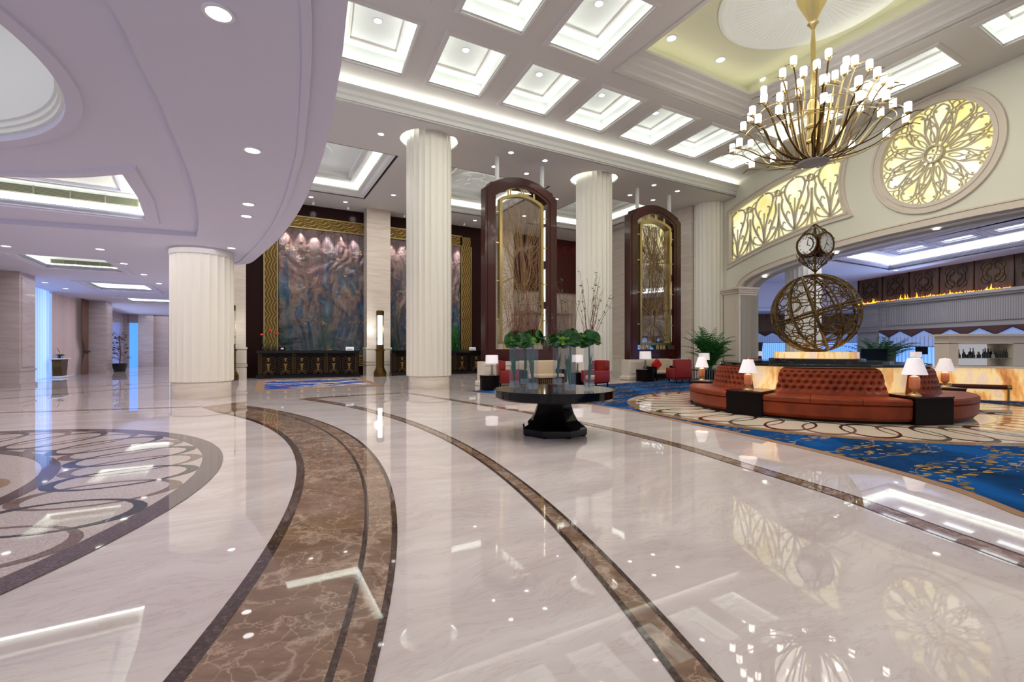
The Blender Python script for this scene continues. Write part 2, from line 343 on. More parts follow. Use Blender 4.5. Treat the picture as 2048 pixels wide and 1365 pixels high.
# ------------------------------------------------------------------ mesh builder
class MB:
    def __init__(s): s.v = []; s.f = []; s.m = []; s.cur = 0
    def add(s, vs_, fs):
        k = len(s.v); s.v.extend([tuple(v) for v in vs_]); s.f.extend([tuple(i+k for i in f) for f in fs]); s.m.extend([s.cur]*len(fs)); return s
    def box(s, c, size, rz=0., bev=0.):
        x, y, z = size[0]/2, size[1]/2, size[2]/2; ca, sa = cos(rz), sin(rz)
        vs_ = []
        for dz in (-z, z):
            for dx, dy in ((-x, -y), (x, -y), (x, y), (-x, y)):
                vs_.append((c[0]+dx*ca-dy*sa, c[1]+dx*sa+dy*ca, c[2]+dz))
        return s.add(vs_, [(0, 3, 2, 1), (4, 5, 6, 7), (0, 1, 5, 4), (1, 2, 6, 5), (2, 3, 7, 6), (3, 0, 4, 7)])
    def rbox(s, c, size, rz=0., r=.04, seg=3, zr=None):
        """box with rounded vertical and top edges (cushion)"""
        zr = r if zr is None else zr
        x, y = size[0]/2, size[1]/2; ca, sa = cos(rz), sin(rz); rings = []
        def ring(ins, z):
            rr = max(r-ins*.5, .004); pts = []
            for cxs, cys, a0 in ((1, 1, 0), (-1, 1, pi/2), (-1, -1, pi), (1, -1, 1.5*pi)):
                for k in range(seg+1):
                    a = a0+k*pi/2/seg; px = cxs*(x-ins-rr)+rr*cos(a); py = cys*(y-ins-rr)+rr*sin(a)
                    pts.append((c[0]+px*ca-py*sa, c[1]+px*sa+py*ca, c[2]+z))
            return pts
        hz = size[2]/2
        for k in range(seg+1):
            a = k*pi/2/seg; rings.append(ring(zr*(1-sin(a)), -hz+zr*(1-cos(a))))
        for k in range(seg+1):
            a = k*pi/2/seg; rings.append(ring(zr*(1-cos(a)), hz-zr*(1-sin(a))))
        n = len(rings[0]); vs_ = [p for r_ in rings for p in r_]; fs = []
        for i in range(len(rings)-1):
            for j in range(n): fs.append((i*n+j, i*n+(j+1) % n, (i+1)*n+(j+1) % n, (i+1)*n+j))
        fs.append(tuple(range(n-1, -1, -1))); fs.append(tuple((len(rings)-1)*n+j for j in range(n)))
        return s.add(vs_, fs)
    def lathe(s, prof, c=(0, 0, 0), seg=24, rfun=None, a0=0., a1=2*pi, cap=True):
        full = abs(a1-a0-2*pi) < 1e-6; n = seg if full else seg+1; vs_ = []; fs = []
        for (r, z) in prof:
            for k in range(n):
                a = a0+(a1-a0)*k/seg; rr = r*(rfun(a, z) if rfun else 1.)
                vs_.append((c[0]+rr*cos(a), c[1]+rr*sin(a), c[2]+z))
        for i in range(len(prof)-1):
            for k in range(seg):
                k2 = (k+1) % n; fs.append((i*n+k, i*n+k2, (i+1)*n+k2, (i+1)*n+k))
        if full and cap:
            if prof[0][0] > 1e-4: fs.append(tuple(range(n-1, -1, -1)))
            if prof[-1][0] > 1e-4: fs.append(tuple((len(prof)-1)*n+k for k in range(n)))
        return s.add(vs_, fs)
    def tube(s, pts, r, n=6, closed=False, flat=1.):
        pts = [Vector(p) for p in pts]; m = len(pts)
        rs = r if isinstance(r, (list, tuple)) else [r]*m
        vs_ = []; fs = []; up = None
        for i, p in enumerate(pts):
            if closed: t = pts[(i+1) % m]-pts[i-1]
            else: t = pts[min(i+1, m-1)]-pts[max(i-1, 0)]
            if t.length < 1e-9: t = Vector((0, 0, 1))
            t.normalize()
            if up is None:
                up = Vector((0, 0, 1)) if abs(t.z) < .9 else Vector((1, 0, 0))
            sd = t.cross(up)
            if sd.length < 1e-6: sd = t.cross(Vector((1, 0, .3)))
            sd.normalize(); up = sd.cross(t).normalized()
            for k in range(n):
                a = 2*pi*k/n; vs_.append(p+sd*(cos(a)*rs[i])+up*(sin(a)*rs[i]*flat))
        for i in range(m if closed else m-1):
            for k in range(n):
                j = (i+1) % m; fs.append((i*n+k, i*n+(k+1) % n, j*n+(k+1) % n, j*n+k))
        if not closed: fs.append(tuple(range(n-1, -1, -1))); fs.append(tuple((m-1)*n+k for k in range(n)))
        return s.add(vs_, fs)
    def plate(s, loops, t0, t1, fr=None, back=True, sides=None):
        """flat plate with holes; loops are 2D, fr maps (u,v,w) to world"""
        fr = fr or (lambda u, v, w_: (u, v, w_))
        flat = [p for l in loops for p in l]; nn = len(flat)
        tri = tessellate_polygon([[Vector((p[0], p[1], 0)) for p in l] for l in loops])
        vs_ = [fr(p[0], p[1], t0) for p in flat]+[fr(p[0], p[1], t1) for p in flat]; fs = []
        for t in tri:
            a, b, c_ = [flat[i] for i in t]
            cr = (b[0]-a[0])*(c_[1]-a[1])-(b[1]-a[1])*(c_[0]-a[0])
            t = tuple(t) if cr > 0 else tuple(reversed(t))
            fs.append(tuple(reversed(t)))
            if back: fs.append(tuple(i+nn for i in t))
        k = 0
        for li, l in enumerate(loops):
            m = len(l)
            ar = sum(l[i][0]*l[(i+1) % m][1]-l[(i+1) % m][0]*l[i][1] for i in range(m))
            ccw = ar > 0
            if li > 0: ccw = not ccw
            for i in range(m):
                j = (i+1) % m
                q = (k+i, k+j, nn+k+j, nn+k+i)
                fs.append(q if ccw else tuple(reversed(q)))
            k += m
        return s.add(vs_, fs)
    def stroke(s, pts, w_, t0, t1, fr, closed=False):
        """rectangular bar following a 2D polyline in frame fr; w_ width or list"""
        m = len(pts); ws = w_ if isinstance(w_, (list, tuple)) else [w_]*m; vs_ = []; fs = []
        for i, p in enumerate(pts):
            if closed: a, b = pts[i-1], pts[(i+1) % m]
            else: a, b = pts[max(i-1, 0)], pts[min(i+1, m-1)]
            dx, dy = b[0]-a[0], b[1]-a[1]; L = hypot(dx, dy) or 1; nx, ny = -dy/L*ws[i]/2, dx/L*ws[i]/2
            for (u, v, t) in ((p[0]+nx, p[1]+ny, t0), (p[0]-nx, p[1]-ny, t0), (p[0]-nx, p[1]-ny, t1), (p[0]+nx, p[1]+ny, t1)):
                vs_.append(fr(u, v, t))
        for i in range(m if closed else m-1):
            j = (i+1) % m
            for k in range(4):
                k2 = (k+1) % 4; fs.append((i*4+k, i*4+k2, j*4+k2, j*4+k))
        if not closed: fs.append((3, 2, 1, 0)); fs.append(tuple((m-1)*4+k for k in range(4)))
        return s.add(vs_, fs)
    def build(s, name, material, parent=None, smooth=None, origin=None):
        me = bpy.data.meshes.new(name)
        if origin is not None:
            o_ = Vector(origin); s.v = [tuple(Vector(v)-o_) for v in s.v]
        me.from_pydata(s.v, [], s.f)
        ms = material if isinstance(material, (list, tuple)) else [material]
        for x in ms: me.materials.append(MATS[x])
        if len(ms) > 1: me.polygons.foreach_set('material_index', s.m)
        if smooth:
            me.polygons.foreach_set('use_smooth', [True]*len(me.polygons))
            try: me.set_sharp_from_angle(angle=radians(smooth))
            except Exception: pass
        me.update()
        o = bpy.data.objects.new(name, me); COL.objects.link(o)
        if origin is not None: o.location = origin
        if parent is not None: o.parent = parent
        return o

def thing(name, label, cat, loc=(0, 0, 0), rz=0., group=None):
    o = bpy.data.objects.new(name, None); COL.objects.link(o); o.location = loc; o.rotation_euler = (0, 0, rz)
    o.empty_display_size = .1
    o['label'] = label; o['category'] = cat
    if group: o['group'] = group
    return o
def tag(o, label, cat, group=None, kind=None):
    o['label'] = label; o['category'] = cat
    if group: o['group'] = group
    if kind: o['kind'] = kind
    return o
def struct(o): o['kind'] = 'structure'; return o
def dup(root, loc, rz=None, label=None, group=None, scale=None):
    r = root.copy(); COL.objects.link(r); r.location = loc
    if rz is not None: r.rotation_euler = (0, 0, rz)
    if label: r['label'] = label
    if group: r['group'] = group
    if scale: r.scale = scale
    for ch in list(root.children):
        c = ch.copy(); COL.objects.link(c); c.parent = r
        for g in ch.children:
            d = g.copy(); COL.objects.link(d); d.parent = c
    return r
def circle(cx, cy_, r, n=48, a0=0., a1=2*pi, r2=None):
    full = abs(a1-a0-2*pi) < 1e-6; m = n if full else n+1
    return [(cx+r*cos(a0+(a1-a0)*k/n), cy_+(r2 or r)*sin(a0+(a1-a0)*k/n)) for k in range(m)]
def catmull(pts, k=6, closed=False):
    out = []; m = len(pts); rng = range(m if closed else m-1)
    g = (lambda i: Vector(pts[i % m])) if closed else (lambda i: Vector(pts[max(0, min(m-1, i))]))
    for i in rng:
        p0, p1, p2, p3 = g(i-1), g(i), g(i+1), g(i+2)
        for j in range(k):
            t = j/k
            out.append(tuple(.5*((2*p1)+(p2-p0)*t+(2*p0-5*p1+4*p2-p3)*t*t+(3*p1-p0-3*p2+p3)*t**3)))
    if not closed: out.append(tuple(pts[-1]))
    return out
def abfr(u, v, w_): return tuple(P(u, v, w_))

def circle3(c, r, a):
    """small ring standing radially, facing out along angle a"""
    s = (-sin(a), cos(a)); return [(c[0]+s[0]*r*cos(t*pi/4), c[1]+s[1]*r*cos(t*pi/4), c[2]+r*sin(t*pi/4)) for t in range(8)]

# ================================================================== FLOOR
mb = MB(); mb.add([(-45, -6, 0), (30, -6, 0), (30, 60, 0), (-45, 60, 0)], [(0, 1, 2, 3)])
struct(mb.build('floor', 'floor_marble'))
def fplate(name, loops, z, m_, z0=0.0):
    mb = MB(); mb.plate(loops, z0+.0002, z); return struct(mb.build(name, m_))
def arc(c, r, d0, d1, n=60): return [(c[0]+r*cos(radians(d0+(d1-d0)*k/n)), c[1]+r*sin(radians(d0+(d1-d0)*k/n))) for k in range(n+1)]
Lc, Lr, Rc, Rr, Mc, Mr = (-14.48, .08), 13.154, (-14.25, .40), 13.759, (-15.45, -.26), 14.853
spike = [(-7.57, 11.57), (-7.19, 12.91), (-6.72, 11.95)]
fplate('floor_band_wide', [arc(Lc, Lr, -16, 53)+spike+arc(Rc, Rr, 56, -16)], .003, 'emperador')
mb = MB()
mb.plate([arc(Lc, Lr+.085, -16, 54)+arc(Lc, Lr, 53, -16)], .0035, .005)
mb.plate([arc(Rc, Rr, -16, 56)+arc(Rc, Rr-.04, 56, -16)], .0035, .005)
mb.plate([arc(Mc, Mr+.015, -16, 54)+arc(Mc, Mr-.02, 54, -16)], .0035, .005)
struct(mb.build('floor_band_edges', 'dark_emperador'))
L2c, L2r, R2c, R2r = (-17.17, -.82), 18.079, (-18.12, -1.2), 19.278
fplate('floor_band_narrow', [arc(L2c, L2r, -10, 52)+[(-5.9, 13.85), (-5.6, 14.15), (-3.45, 15.5), (-3.5, 15.3), (-5.35, 13.85)]+arc(R2c, R2r, 49.5, -10)], .003, 'emperador')
mb = MB(); mb.plate([arc(L2c, L2r+.035, -10, 52)+arc(L2c, L2r, 52, -10)], .0035, .005); mb.plate([arc(R2c, R2r, -10, 49.5)+arc(R2c, R2r-.03, 49.5, -10)], .0035, .005)
struct(mb.build('floor_band_narrow_edges', 'dark_emperador'))
def strip(pts, w_):
    up = []; dn = []
    for i, p in enumerate(pts):
        a, b = pts[max(i-1, 0)], pts[min(i+1, len(pts)-1)]; dx, dy = b[0]-a[0], b[1]-a[1]; L = hypot(dx, dy)
        up.append((p[0]-dy/L*w_/2, p[1]+dx/L*w_/2)); dn.append((p[0]+dy/L*w_/2, p[1]-dx/L*w_/2))
    return up+dn[::-1]
b3 = [tuple(fl(x, y)[:2]) for x, y in [(818, 787), (900, 800), (1000, 816), (1100, 834), (1200, 854), (1350, 890), (1500, 935), (1684, 992), (1850, 1053), (2048, 1124)]]+[(3.45, 2.2), (3.4, .5), (3.2, -3)]
b3 = catmull(b3, 5)
fplate('floor_band_right', [strip(b3, .2)], .003, 'emperador')
struct(MB().plate([strip(b3, .2)], .001, .0015).plate([strip([(p[0]+.1, p[1]) for p in b3], .02)], .0035, .0045).plate([strip([(p[0]-.1, p[1]) for p in b3], .02)], .0035, .0045).build('floor_band_right_edges', 'dark_emperador'))
# straight bands in the left wing
mb = MB()
for p, q, w_ in [((-60, 828), (402, 814), .22), ((-60, 803), (350, 771), .2), ((0, 783), (340, 765), .16), ((60, 768), (345, 745), .16), ((150, 752), (345, 741), .14)]:
    mb.plate([strip([tuple(fl(*p)[:2]), tuple(fl(*q)[:2])], w_)], .0003, .003)
struct(mb.build('floor_band_wing', 'emperador'))
# ring of interlaced ellipses, used for both roundels
def roundel(name, c, r_out, wb, r_in, wi, n, mats_, z, we=.075, half=.42, sq=None):
    mb = MB(); mb.cur = 0
    mb.plate([circle(c[0], c[1], r_out-.02, 96)], .0002, z)
    mb.cur = 1
    mb.plate([circle(c[0], c[1], r_out, 96), circle(c[0], c[1], r_out-wb, 96)], z, z+.003)
    if wi: mb.plate([circle(c[0], c[1], r_in+wi, 96), circle(c[0], c[1], r_in, 96)], z, z+.003)
    r0, r1 = r_in+wi, r_out-wb; rm = (r0+r1)/2
    for k in range(n):
        th = 2*pi*k/n+.05; mb.cur = 2+(k % 2)
        ro, ri = [], []
        for q in range(28):
            a = 2*pi*q/28; tw = 1+.5*abs(cos(a))**3
            for lst, f in ((ro, 0), (ri, we*tw)):
                u = ((r1-r0)/2-f*1.0)*cos(a); v = (half-f*.45)*sin(a)
                lst.append((c[0]+(rm+u)*cos(th)-v*sin(th), c[1]+(rm+u)*sin(th)+v*cos(th)))
        mb.plate([ro, ri], z, z+.0015+.001*(k % 2))
    if sq: mb.v = [(c[0]+(v[0]-c[0])*sq[0], c[1]+(v[1]-c[1])*sq[1], v[2]) for v in mb.v]
    return struct(mb.build(name, mats_))
MC = (-7.4, 3.1)
roundel('floor_roundel_left', MC, 5.0, .24, 3.15, .17, 40, ['terrazzo', 'granite_band', 'granite_brown', 'granite_black'], .004, .085, .44, (.9, 1.05))
mb = MB(); mb.cur = 0
for k in range(12):
    a = 2*pi*k/12+.2
    cx_, cy_ = MC[0]+2.35*cos(a), MC[1]+2.35*sin(a)
    mb.plate([circle(cx_, cy_, .5, 24), circle(cx_, cy_, .38, 24)], .0045, .0065)
    mb.plate([circle(cx_, cy_, .16, 16), circle(cx_, cy_, .09, 16)], .0045, .0065)
    p0 = (MC[0]+1.75*cos(a+.26), MC[1]+1.75*sin(a+.26)); 
    mb.plate([[(MC[0]+1.9*cos(a+.1), MC[1]+1.9*sin(a+.1)), (MC[0]+2.6*cos(a+.26), MC[1]+2.6*sin(a+.26)), (MC[0]+1.9*cos(a+.42), MC[1]+1.9*sin(a+.42)), (MC[0]+1.2*cos(a+.26), MC[1]+1.2*sin(a+.26))]], .0045, .0065)
struct(mb.build('floor_roundel_rosette', 'mosaic_tan'))
# blue carpet and the mosaic round the sofas
IC = (7.4, 11.6)
ce = [tuple(fl(x, y)[:2]) for x, y in [(930, 783), (1080, 797), (1225, 815), (1400, 850), (1560, 884), (1700, 917), (1900, 972), (2048, 1027)]]
cpts = catmull(ce, 4)+[(4.5, 2.), (14.3, 2.), (15, 12.2), (12.6, 13.35), (11.5, 14.3), (11.9, 19.5), (9.3, 23.4), (6.6, 21.3), (3.98, 19.3), (1.2, 17.7)]
cb = [(p[0]-.13, p[1]-.05) for p in catmull(ce, 4)]
fplate('floor_carpet_border', [cb+[(4.4, 2.), (4.6, 2.)]+[(p[0], p[1]) for p in reversed(catmull(ce, 4))]], .006, 'carpet_border')
mb = MB().plate([cpts, circle(7.65, 11.55, 4.6, 96)], .0002, .007); o = mb.build('carpet', 'blue_carpet')
tag(o, 'wall to wall blue carpet with trailing gold branches around the sofa island', 'carpet')
mb = MB().plate([circle(7.65, 11.55, 4.72, 96), circle(7.65, 11.55, 4.55, 96)], .0071, .0095); struct(mb.build('floor_roundel_kerb', 'mosaic_tan'))
roundel('floor_roundel_sofa', (7.65, 11.55), 4.56, .06, 2.9, .05, 40, ['mosaic_cream', 'mosaic_tan', 'granite_brown', 'mosaic_brown'], .010, .09, .41)
# reception rugs
def rug(corners, label):
    c = [Vector(p) for p in corners]; ctr = sum(c, Vector((0, 0)))/4
    t = thing('rug', label, 'rug', (ctr[0], ctr[1], 0), AANG, 'rugs in front of the reception desks')
    ca, sa = cos(-AANG), sin(-AANG)
    loc = [((p-ctr)[0]*ca-(p-ctr)[1]*sa, (p-ctr)[0]*sa+(p-ctr)[1]*ca) for p in c]
    inn = [(x*.86, y*.84) for x, y in loc]
    MB().plate([loc, inn], .001, .012).build('border', 'carpet_border', t)
    MB().plate([inn], .001, .011).build('field', 'rug_blue', t)
rug([(-8.66, 15.9), (-5.02, 18.55), (-7.6, 23.6), (-11.4, 21.3)], 'blue and gold swirl rug before the left reception desk')
rug([(.2, 21.5), (3.4, 23.4), (1.6, 26.8), (-1.6, 25.)], 'blue swirl rug before the right reception desk')

# ================================================================== WALLS
WB = 27.0
def wallplate(name, a0, a1, b, z0, z1, m_, t=.2):
    mb = MB(); c = P((a0+a1)/2, b+t/2, (z0+z1)/2); mb.box(c, (abs(a1-a0), t, z1-z0), AANG); return struct(mb.build(name, m_))
wallplate('wall_back', -1.4, 14.7, WB, 0, 9.1, 'wall_wood')
wallplate('wall_back_panel', 14.7, 20.5, WB, 5.33, 9.1, 'red_panel')
wallplate('wall_back_low', 14.7, 20.5, WB+.15, 0, 5.33, 'wall_marble')
mb = MB()
mb.box(P(17.4, WB+.05, 3.9), (4.6, .2, .1), AANG); mb.box(P(17.4, WB+.05, 2.6), (4.6, .2, .1), AANG)
mb.box(P(17.4, WB+.1, 3.2), (3.6, .2, 1.0), AANG); struct(mb.build('trim_1', 'stone_grey'))
mb = MB(); mb.box(P(20.5, 22.2, 4.55), (.2, 9.8, 9.1), AANG); struct(mb.build('wall_side', 'wall_marble'))
mb = MB(); mb.box(P(20.37, 22.2, .45), (.06, 9.6, .9), AANG); mb.box(P(20.35, 22.2, .93), (.12, 9.6, .08), AANG); struct(mb.build('baseboard_side', 'stone_trim'))
# ---- arch wall
W0 = Vector((14.56, 13.51, 0)); U = Vector((-.3173, .9483, 0)); NW = Vector((-.9483, -.3173, 0))   # NW towards the lobby
def wf(s, z, d): v = W0+U*s+NW*d; return (v[0], v[1], z)
AC = 2.4
half = [(0., 5.5), (1.5, 5.49), (3.1, 5.42), (4.6, 5.31), (5.7, 5.18), (6.8, 5.0), (7.5, 4.80), (7.85, 4.6), (8.0, 4.35)]
half = catmull(half, 4)
arch = [(AC+x, z) for x, z in reversed(half)]+[(AC-x, z) for x, z in half[1:]]
archloop = [(AC+8.0, .0)]+arch+[(AC-8.0, .0)]
RC = (2.25, 7.86)
rose_hole = circle(RC[0], RC[1], 1.66, 64)
ft = catmull([(11.3, 8.42), (10.2, 8.72), (8.8, 9.0), (7.38, 9.17), (6.2, 9.25), (5.2, 9.3)], 5)
fr_ = [(RC[0]+2.95*cos(a), RC[1]+2.95*sin(a)) for a in [radians(x) for x in (28, 20, 12, 4, -4, -12, -20, -27)]]
fb = catmull([(5.0, 6.5), (6.2, 6.45), (7.14, 6.35), (8.68, 6.11), (10.0, 5.82), (11.3, 5.5)], 5)
fan_out = ft[:-1]+fr_+fb
# hole is the outline pulled in
cx_ = sum(p[0] for p in fan_out)/len(fan_out); cz_ = sum(p[1] for p in fan_out)/len(fan_out)
def inset(l, d):
    out = []; m = len(l); ar = sum(l[i][0]*l[(i+1) % m][1]-l[(i+1) % m][0]*l[i][1] for i in range(m)); sg = 1 if ar > 0 else -1
    for i in range(m):
        a, p, b = Vector(l[i-1]), Vector(l[i]), Vector(l[(i+1) % m])
        e1 = (p-a).normalized() if (p-a).length > 1e-6 else Vector((1, 0)); e2 = (b-p).normalized() if (b-p).length > 1e-6 else e1
        n1 = Vector((-e1[1], e1[0]))*sg; n2 = Vector((-e2[1], e2[0]))*sg
        k = 1+n1.dot(n2); nn = (n1+n2)/max(k, .35)
        out.append(tuple(p+nn*d))
    return out
fan_hole = inset(fan_out, .2)
outer = [(-9, -.0), (AC-8.0, -.0)]
wallface = [(-9, 0), (AC-8.0, 0)]+[(AC-x, z) for x, z in reversed(half)]+[(AC+x, z) for x, z in half[1:]]+[(AC+8.0, 0), (16, 0), (16, 9.85), (-9, 9.85)]
mb = MB(); mb.plate([wallface, rose_hole, fan_hole], 0., -.3, wf)
struct(mb.build('wall_right', 'arch_plaster'))
wallback = wallface
mb = MB(); mb.plate([wallback], -.62, -1.1, wf); struct(mb.build('wall_right_inner', 'arch_plaster'))
# soffit panels of the arch reveal
mb = MB()
pts = [(p[0], p[1]) for p in arch]
for i in range(len(pts)-1):
    a, b = pts[i], pts[i+1]
    mb.add([wf(a[0], a[1], 0.02), wf(b[0], b[1], .02), wf(b[0], b[1], -1.1), wf(a[0], a[1], -1.1)], [(0, 1, 2, 3)])
for s_ in (AC+8.0, AC-8.0):
    mb.add([wf(s_, 0, .02), wf(s_, 4.4, .02), wf(s_, 4.4, -1.1), wf(s_, 0, -1.1)], [(0, 1, 2, 3)])
struct(mb.build('trim_2', 'stone_trim'))
mb = MB()
def offs(pts, d): return [tuple(p) for p in inset(pts+[], 0)] if d == 0 else None
ap = [(p[0], p[1]) for p in arch]
def openoff(pts, d):
    out = []
    for i, p in enumerate(pts):
        a, b = pts[max(i-1, 0)], pts[min(i+1, len(pts)-1)]; dx, dy = b[0]-a[0], b[1]-a[1]; L = hypot(dx, dy); out.append((p[0]-dy/L*d, p[1]+dx/L*d))
    return out
for d, w_, dep in ((-.05, .1, .1), (-.16, .12, .06), (-.25, .05, .09)):
    mb.stroke(openoff(ap, d), w_, -.01, dep, wf)
struct(mb.build('trim_3', 'stone_trim'))
# pilaster at the arch springing
mb = MB()
def wbox(mb, s0, s1, z0, z1, d0, d1):
    vs_ = [wf(s, z, d) for d in (d0, d1) for s, z in ((s0, z0), (s1, z0), (s1, z1), (s0, z1))]
    mb.add(vs_, [(0, 1, 2, 3), (4, 7, 6, 5), (0, 4, 5, 1), (1, 5, 6, 2), (2, 6, 7, 3), (3, 7, 4, 0)])
wbox(mb, AC+8.0, AC+9.0, 0, 4.1, -1., .12); wbox(mb, AC+8.15, AC+8.85, .5, 3.9, 0, .15)
for i, (z, e) in enumerate(((4.1, .02), (4.2, .08), (4.3, .14), (4.38, .2))): wbox(mb, AC+8.0-e, AC+9.0+e, z, z+.1, -1., .12+e)
struct(mb.build('trim_4', 'stone_trim'))
# ---- lit windows with tracery
mb = MB(); mb.plate([circle(RC[0], RC[1], 1.75, 48)], -.2, -.28, wf); rose = None
win = thing('rose_window', 'large round backlit window with petal tracery high on the right wall', 'window')
win['kind'] = 'thing'
mb.build('backlit_panel', 'alabaster', win)
mb = MB()
for r0, r1, d in ((1.6, 1.72, .08), (1.72, 1.84, .05), (1.84, 1.92, .09)):
    mb.plate([circle(RC[0], RC[1], r1, 96), circle(RC[0], RC[1], r0, 96)], -.06, d, wf)
mb.build('frame', 'stone_trim', win)
mb = MB()
def pol(r, th): return (RC[0]+r*cos(th), RC[1]+r*sin(th))
def strk(pts, w_=.04, d=.0, closed=False, k=5):
    mb.stroke(catmull(pts, k, closed), w_, -.17, -.11, wf, closed)
NP = 12
mb.stroke(circle(RC[0], RC[1], .27, 32), .05, -.16, .02, wf, True)
for q in range(4):
    a = q*pi/2+.3; strk([pol(.02, a), pol(.14, a+.15), pol(.25, a)], .03)
    strk([pol(.12, a+.6), pol(.2, a+.9), pol(.13, a+1.1)], .02)
def spiral(c, r, a0, turns, sg, n=9):
    return [(c[0]+r*(1-.75*k/n)*cos(a0+sg*turns*2*pi*k/n), c[1]+r*(1-.75*k/n)*sin(a0+sg*turns*2*pi*k/n)) for k in range(n+1)]
for k in range(NP):
    th = 2*pi*k/NP+.13; dth = pi/NP
    for sg in (-1, 1):
        # long ogee petal with a broad heart shaped head
        strk([pol(.29, th+sg*.04), pol(.6, th+sg*.03), pol(.9, th+sg*dth*.22), pol(1.12, th+sg*dth*.5), pol(1.32, th+sg*dth*.62), pol(1.47, th+sg*dth*.48), pol(1.56, th+sg*dth*.12), pol(1.57, th)], .042)
        # side leaf that curls back between two petals
        strk([pol(.4, th+sg*.22), pol(.52, th+sg*dth*.62), pol(.68, th+sg*dth*.74), pol(.82, th+sg*dth*.97)], .034)
        strk([pol(.8, th+sg*.05), pol(.98, th+sg*dth*.55), pol(1.12, th+sg*dth*.85), pol(1.24, th+sg*dth*.98), pol(1.3, th+sg*dth*.84), pol(1.24, th+sg*dth*.74)], .034)
        strk([pol(.98, th+sg*dth*.55), pol(.93, th+sg*dth*.78), pol(.99, th+sg*dth*.86)], .024)
        strk([pol(1.44, th+sg*dth*.52), pol(1.36, th+sg*dth*.42), pol(1.42, th+sg*dth*.34)], .022)
        strk([pol(1.28, th+sg*dth*.66), pol(1.4, th+sg*dth*.9), pol(1.62, th+sg*dth*.42)], .022)
    c_ = pol(1.5, th+dth); strk(circle(c_[0], c_[1], .1, 10), .022, closed=True, k=2)
    strk([pol(.8, th+dth), pol(.95, th+dth), pol(1.26, th+dth)], .036)
mb.build('tracery', 'stone_tracery', win)
# fan-shaped window
fan = thing('arched_window', 'tall curved backlit window of leaf tracery beside the far column', 'window'); fan['kind'] = 'thing'
MB().plate([inset(fan_out, .08)], -.2, -.28, wf).build('backlit_panel', 'alabaster', fan)
mb = MB()
for i0, i1, d in ((-.02, .06, .09), (.06, .14, .05), (.14, .22, .08)):
    mb.plate([inset(fan_out, i0), inset(fan_out, i1)], -.06, d, wf)
mb.build('frame', 'stone_trim', fan)
def ztop(s):
    P_ = ft
    for i in range(len(P_)-1):
        if (P_[i][0]-s)*(P_[i+1][0]-s) <= 0: t = (s-P_[i][0])/((P_[i+1][0]-P_[i][0]) or 1); return P_[i][1]+t*(P_[i+1][1]-P_[i][1])-.2
    return 9.1
def zbot(s):
    P_ = fb
    for i in range(len(P_)-1):
        if (P_[i][0]-s)*(P_[i+1][0]-s) <= 0: t = (s-P_[i][0])/((P_[i+1][0]-P_[i][0]) or 1); return P_[i][1]+t*(P_[i+1][1]-P_[i][1])+.2
    return 6.3 if s < 8 else 5.7
mb = MB()
def fp(s, t):   # t 0..1 from bottom to top
    s = min(max(s, 5.08), 11.08); return (s, zbot(s)+t*(ztop(s)-zbot(s)))
def fstrk(pts, w_=.06, closed=False, k=4): mb.stroke(catmull([fp(*p) for p in pts], k, closed), [w_*.72]*len(catmull([fp(*p) for p in pts], k, closed)), -.17, -.11, wf, closed)
P_F = 1.62; c0 = 10.75
for i in range(5):
    sc_ = c0-P_F*i
    if sc_ < 4.9: break
    for sg in (-1, 1):
        def S(x): return sc_+sg*x
        if S(.8) > 11.2 and sg > 0: hw = .4
        fstrk([(S(.0), .06), (S(.06), .3), (S(.2), .5), (S(.42), .68), (S(.5), .82), (S(.34), .93), (S(.04), .97)], .1)     # big bulb
        fstrk([(S(.02), .06), (S(.3), .22), (S(.55), .42), (S(.66), .56), (S(.62), .70)], .11)                         # outer stem
        fstrk([(S(.02), .05), (S(.4), .10), (S(.7), .22), (S(.81), .42)], .08)
        fstrk([(S(.62), .70), (S(.68), .78), (S(.58), .83), (S(.5), .78)], .06)
        fstrk([(S(.3), .26), (S(.42), .36), (S(.34), .44), (S(.24), .38)], .055)
        fstrk([(S(.5), .14), (S(.62), .2), (S(.56), .28), (S(.46), .24)], .05)
        fstrk([(S(.18), .55), (S(.3), .6), (S(.28), .7), (S(.18), .7)], .05)
        fstrk([(S(.45), .92), (S(.62), .9), (S(.78), .84)], .035)
        fstrk([(S(.0), .04), (S(.3), .0), (S(.5), .0)], .06)
    fstrk([(sc_, 0.), (sc_+.01, .25), (sc_, .52), (sc_-.01, .62)], .05)
    sm = sc_-P_F/2
    fstrk([(sm, .02), (sm, .3), (sm, .5), (sm, .66)], .12)
    for sg in (-1, 1): fstrk([(sm, .3), (sm+sg*.18, .12), (sm+sg*.3, .0)], .04)
    if 5.1 < sm < 11.1:
        c_ = fp(sm, .84); mb.stroke(circle(c_[0], c_[1], .13, 20), .035, -.16, -.02, wf, True)
mb.build('tracery', 'stone_tracery', fan)

# ================================================================== MAIN CEILING
ZC = 9.8
def sh(a, b): return a-.1*(14.33-b)
def para(i, j, da=0., b0=None, b1=None, a0=None, a1=None):
    B0 = (11.86-3.43*j) if b0 is None else b0; B1 = (14.33-3.43*j) if b1 is None else b1
    A0 = (2.34+2.6*i) if a0 is None else a0; A1 = A0+1.74 if a1 is None else a1
    return [(sh(A0, B0)-da, B0-da), (sh(A1, B0)+da, B0-da), (sh(A1, B1)+da, B1+da), (sh(A0, B1)-da, B1+da)]
cofs = []
for j in range(5):
    for i in range(-1, 7):
        if 3 <= i and j >= 1: continue
        cofs.append(dict(i=i, j=j))
for b0 in (9.05, 5.79, 2.48, -.85): cofs.append(dict(i=0, j=0, b0=b0, b1=b0+2.4, a0=16.72+.1*(14.33-7.0), a1=18.44+.1*(14.33-7.0)))
DOME = [(9.55, 3.8), (15.95, 3.8), (16.02, 11.12), (9.6, 11.12)]
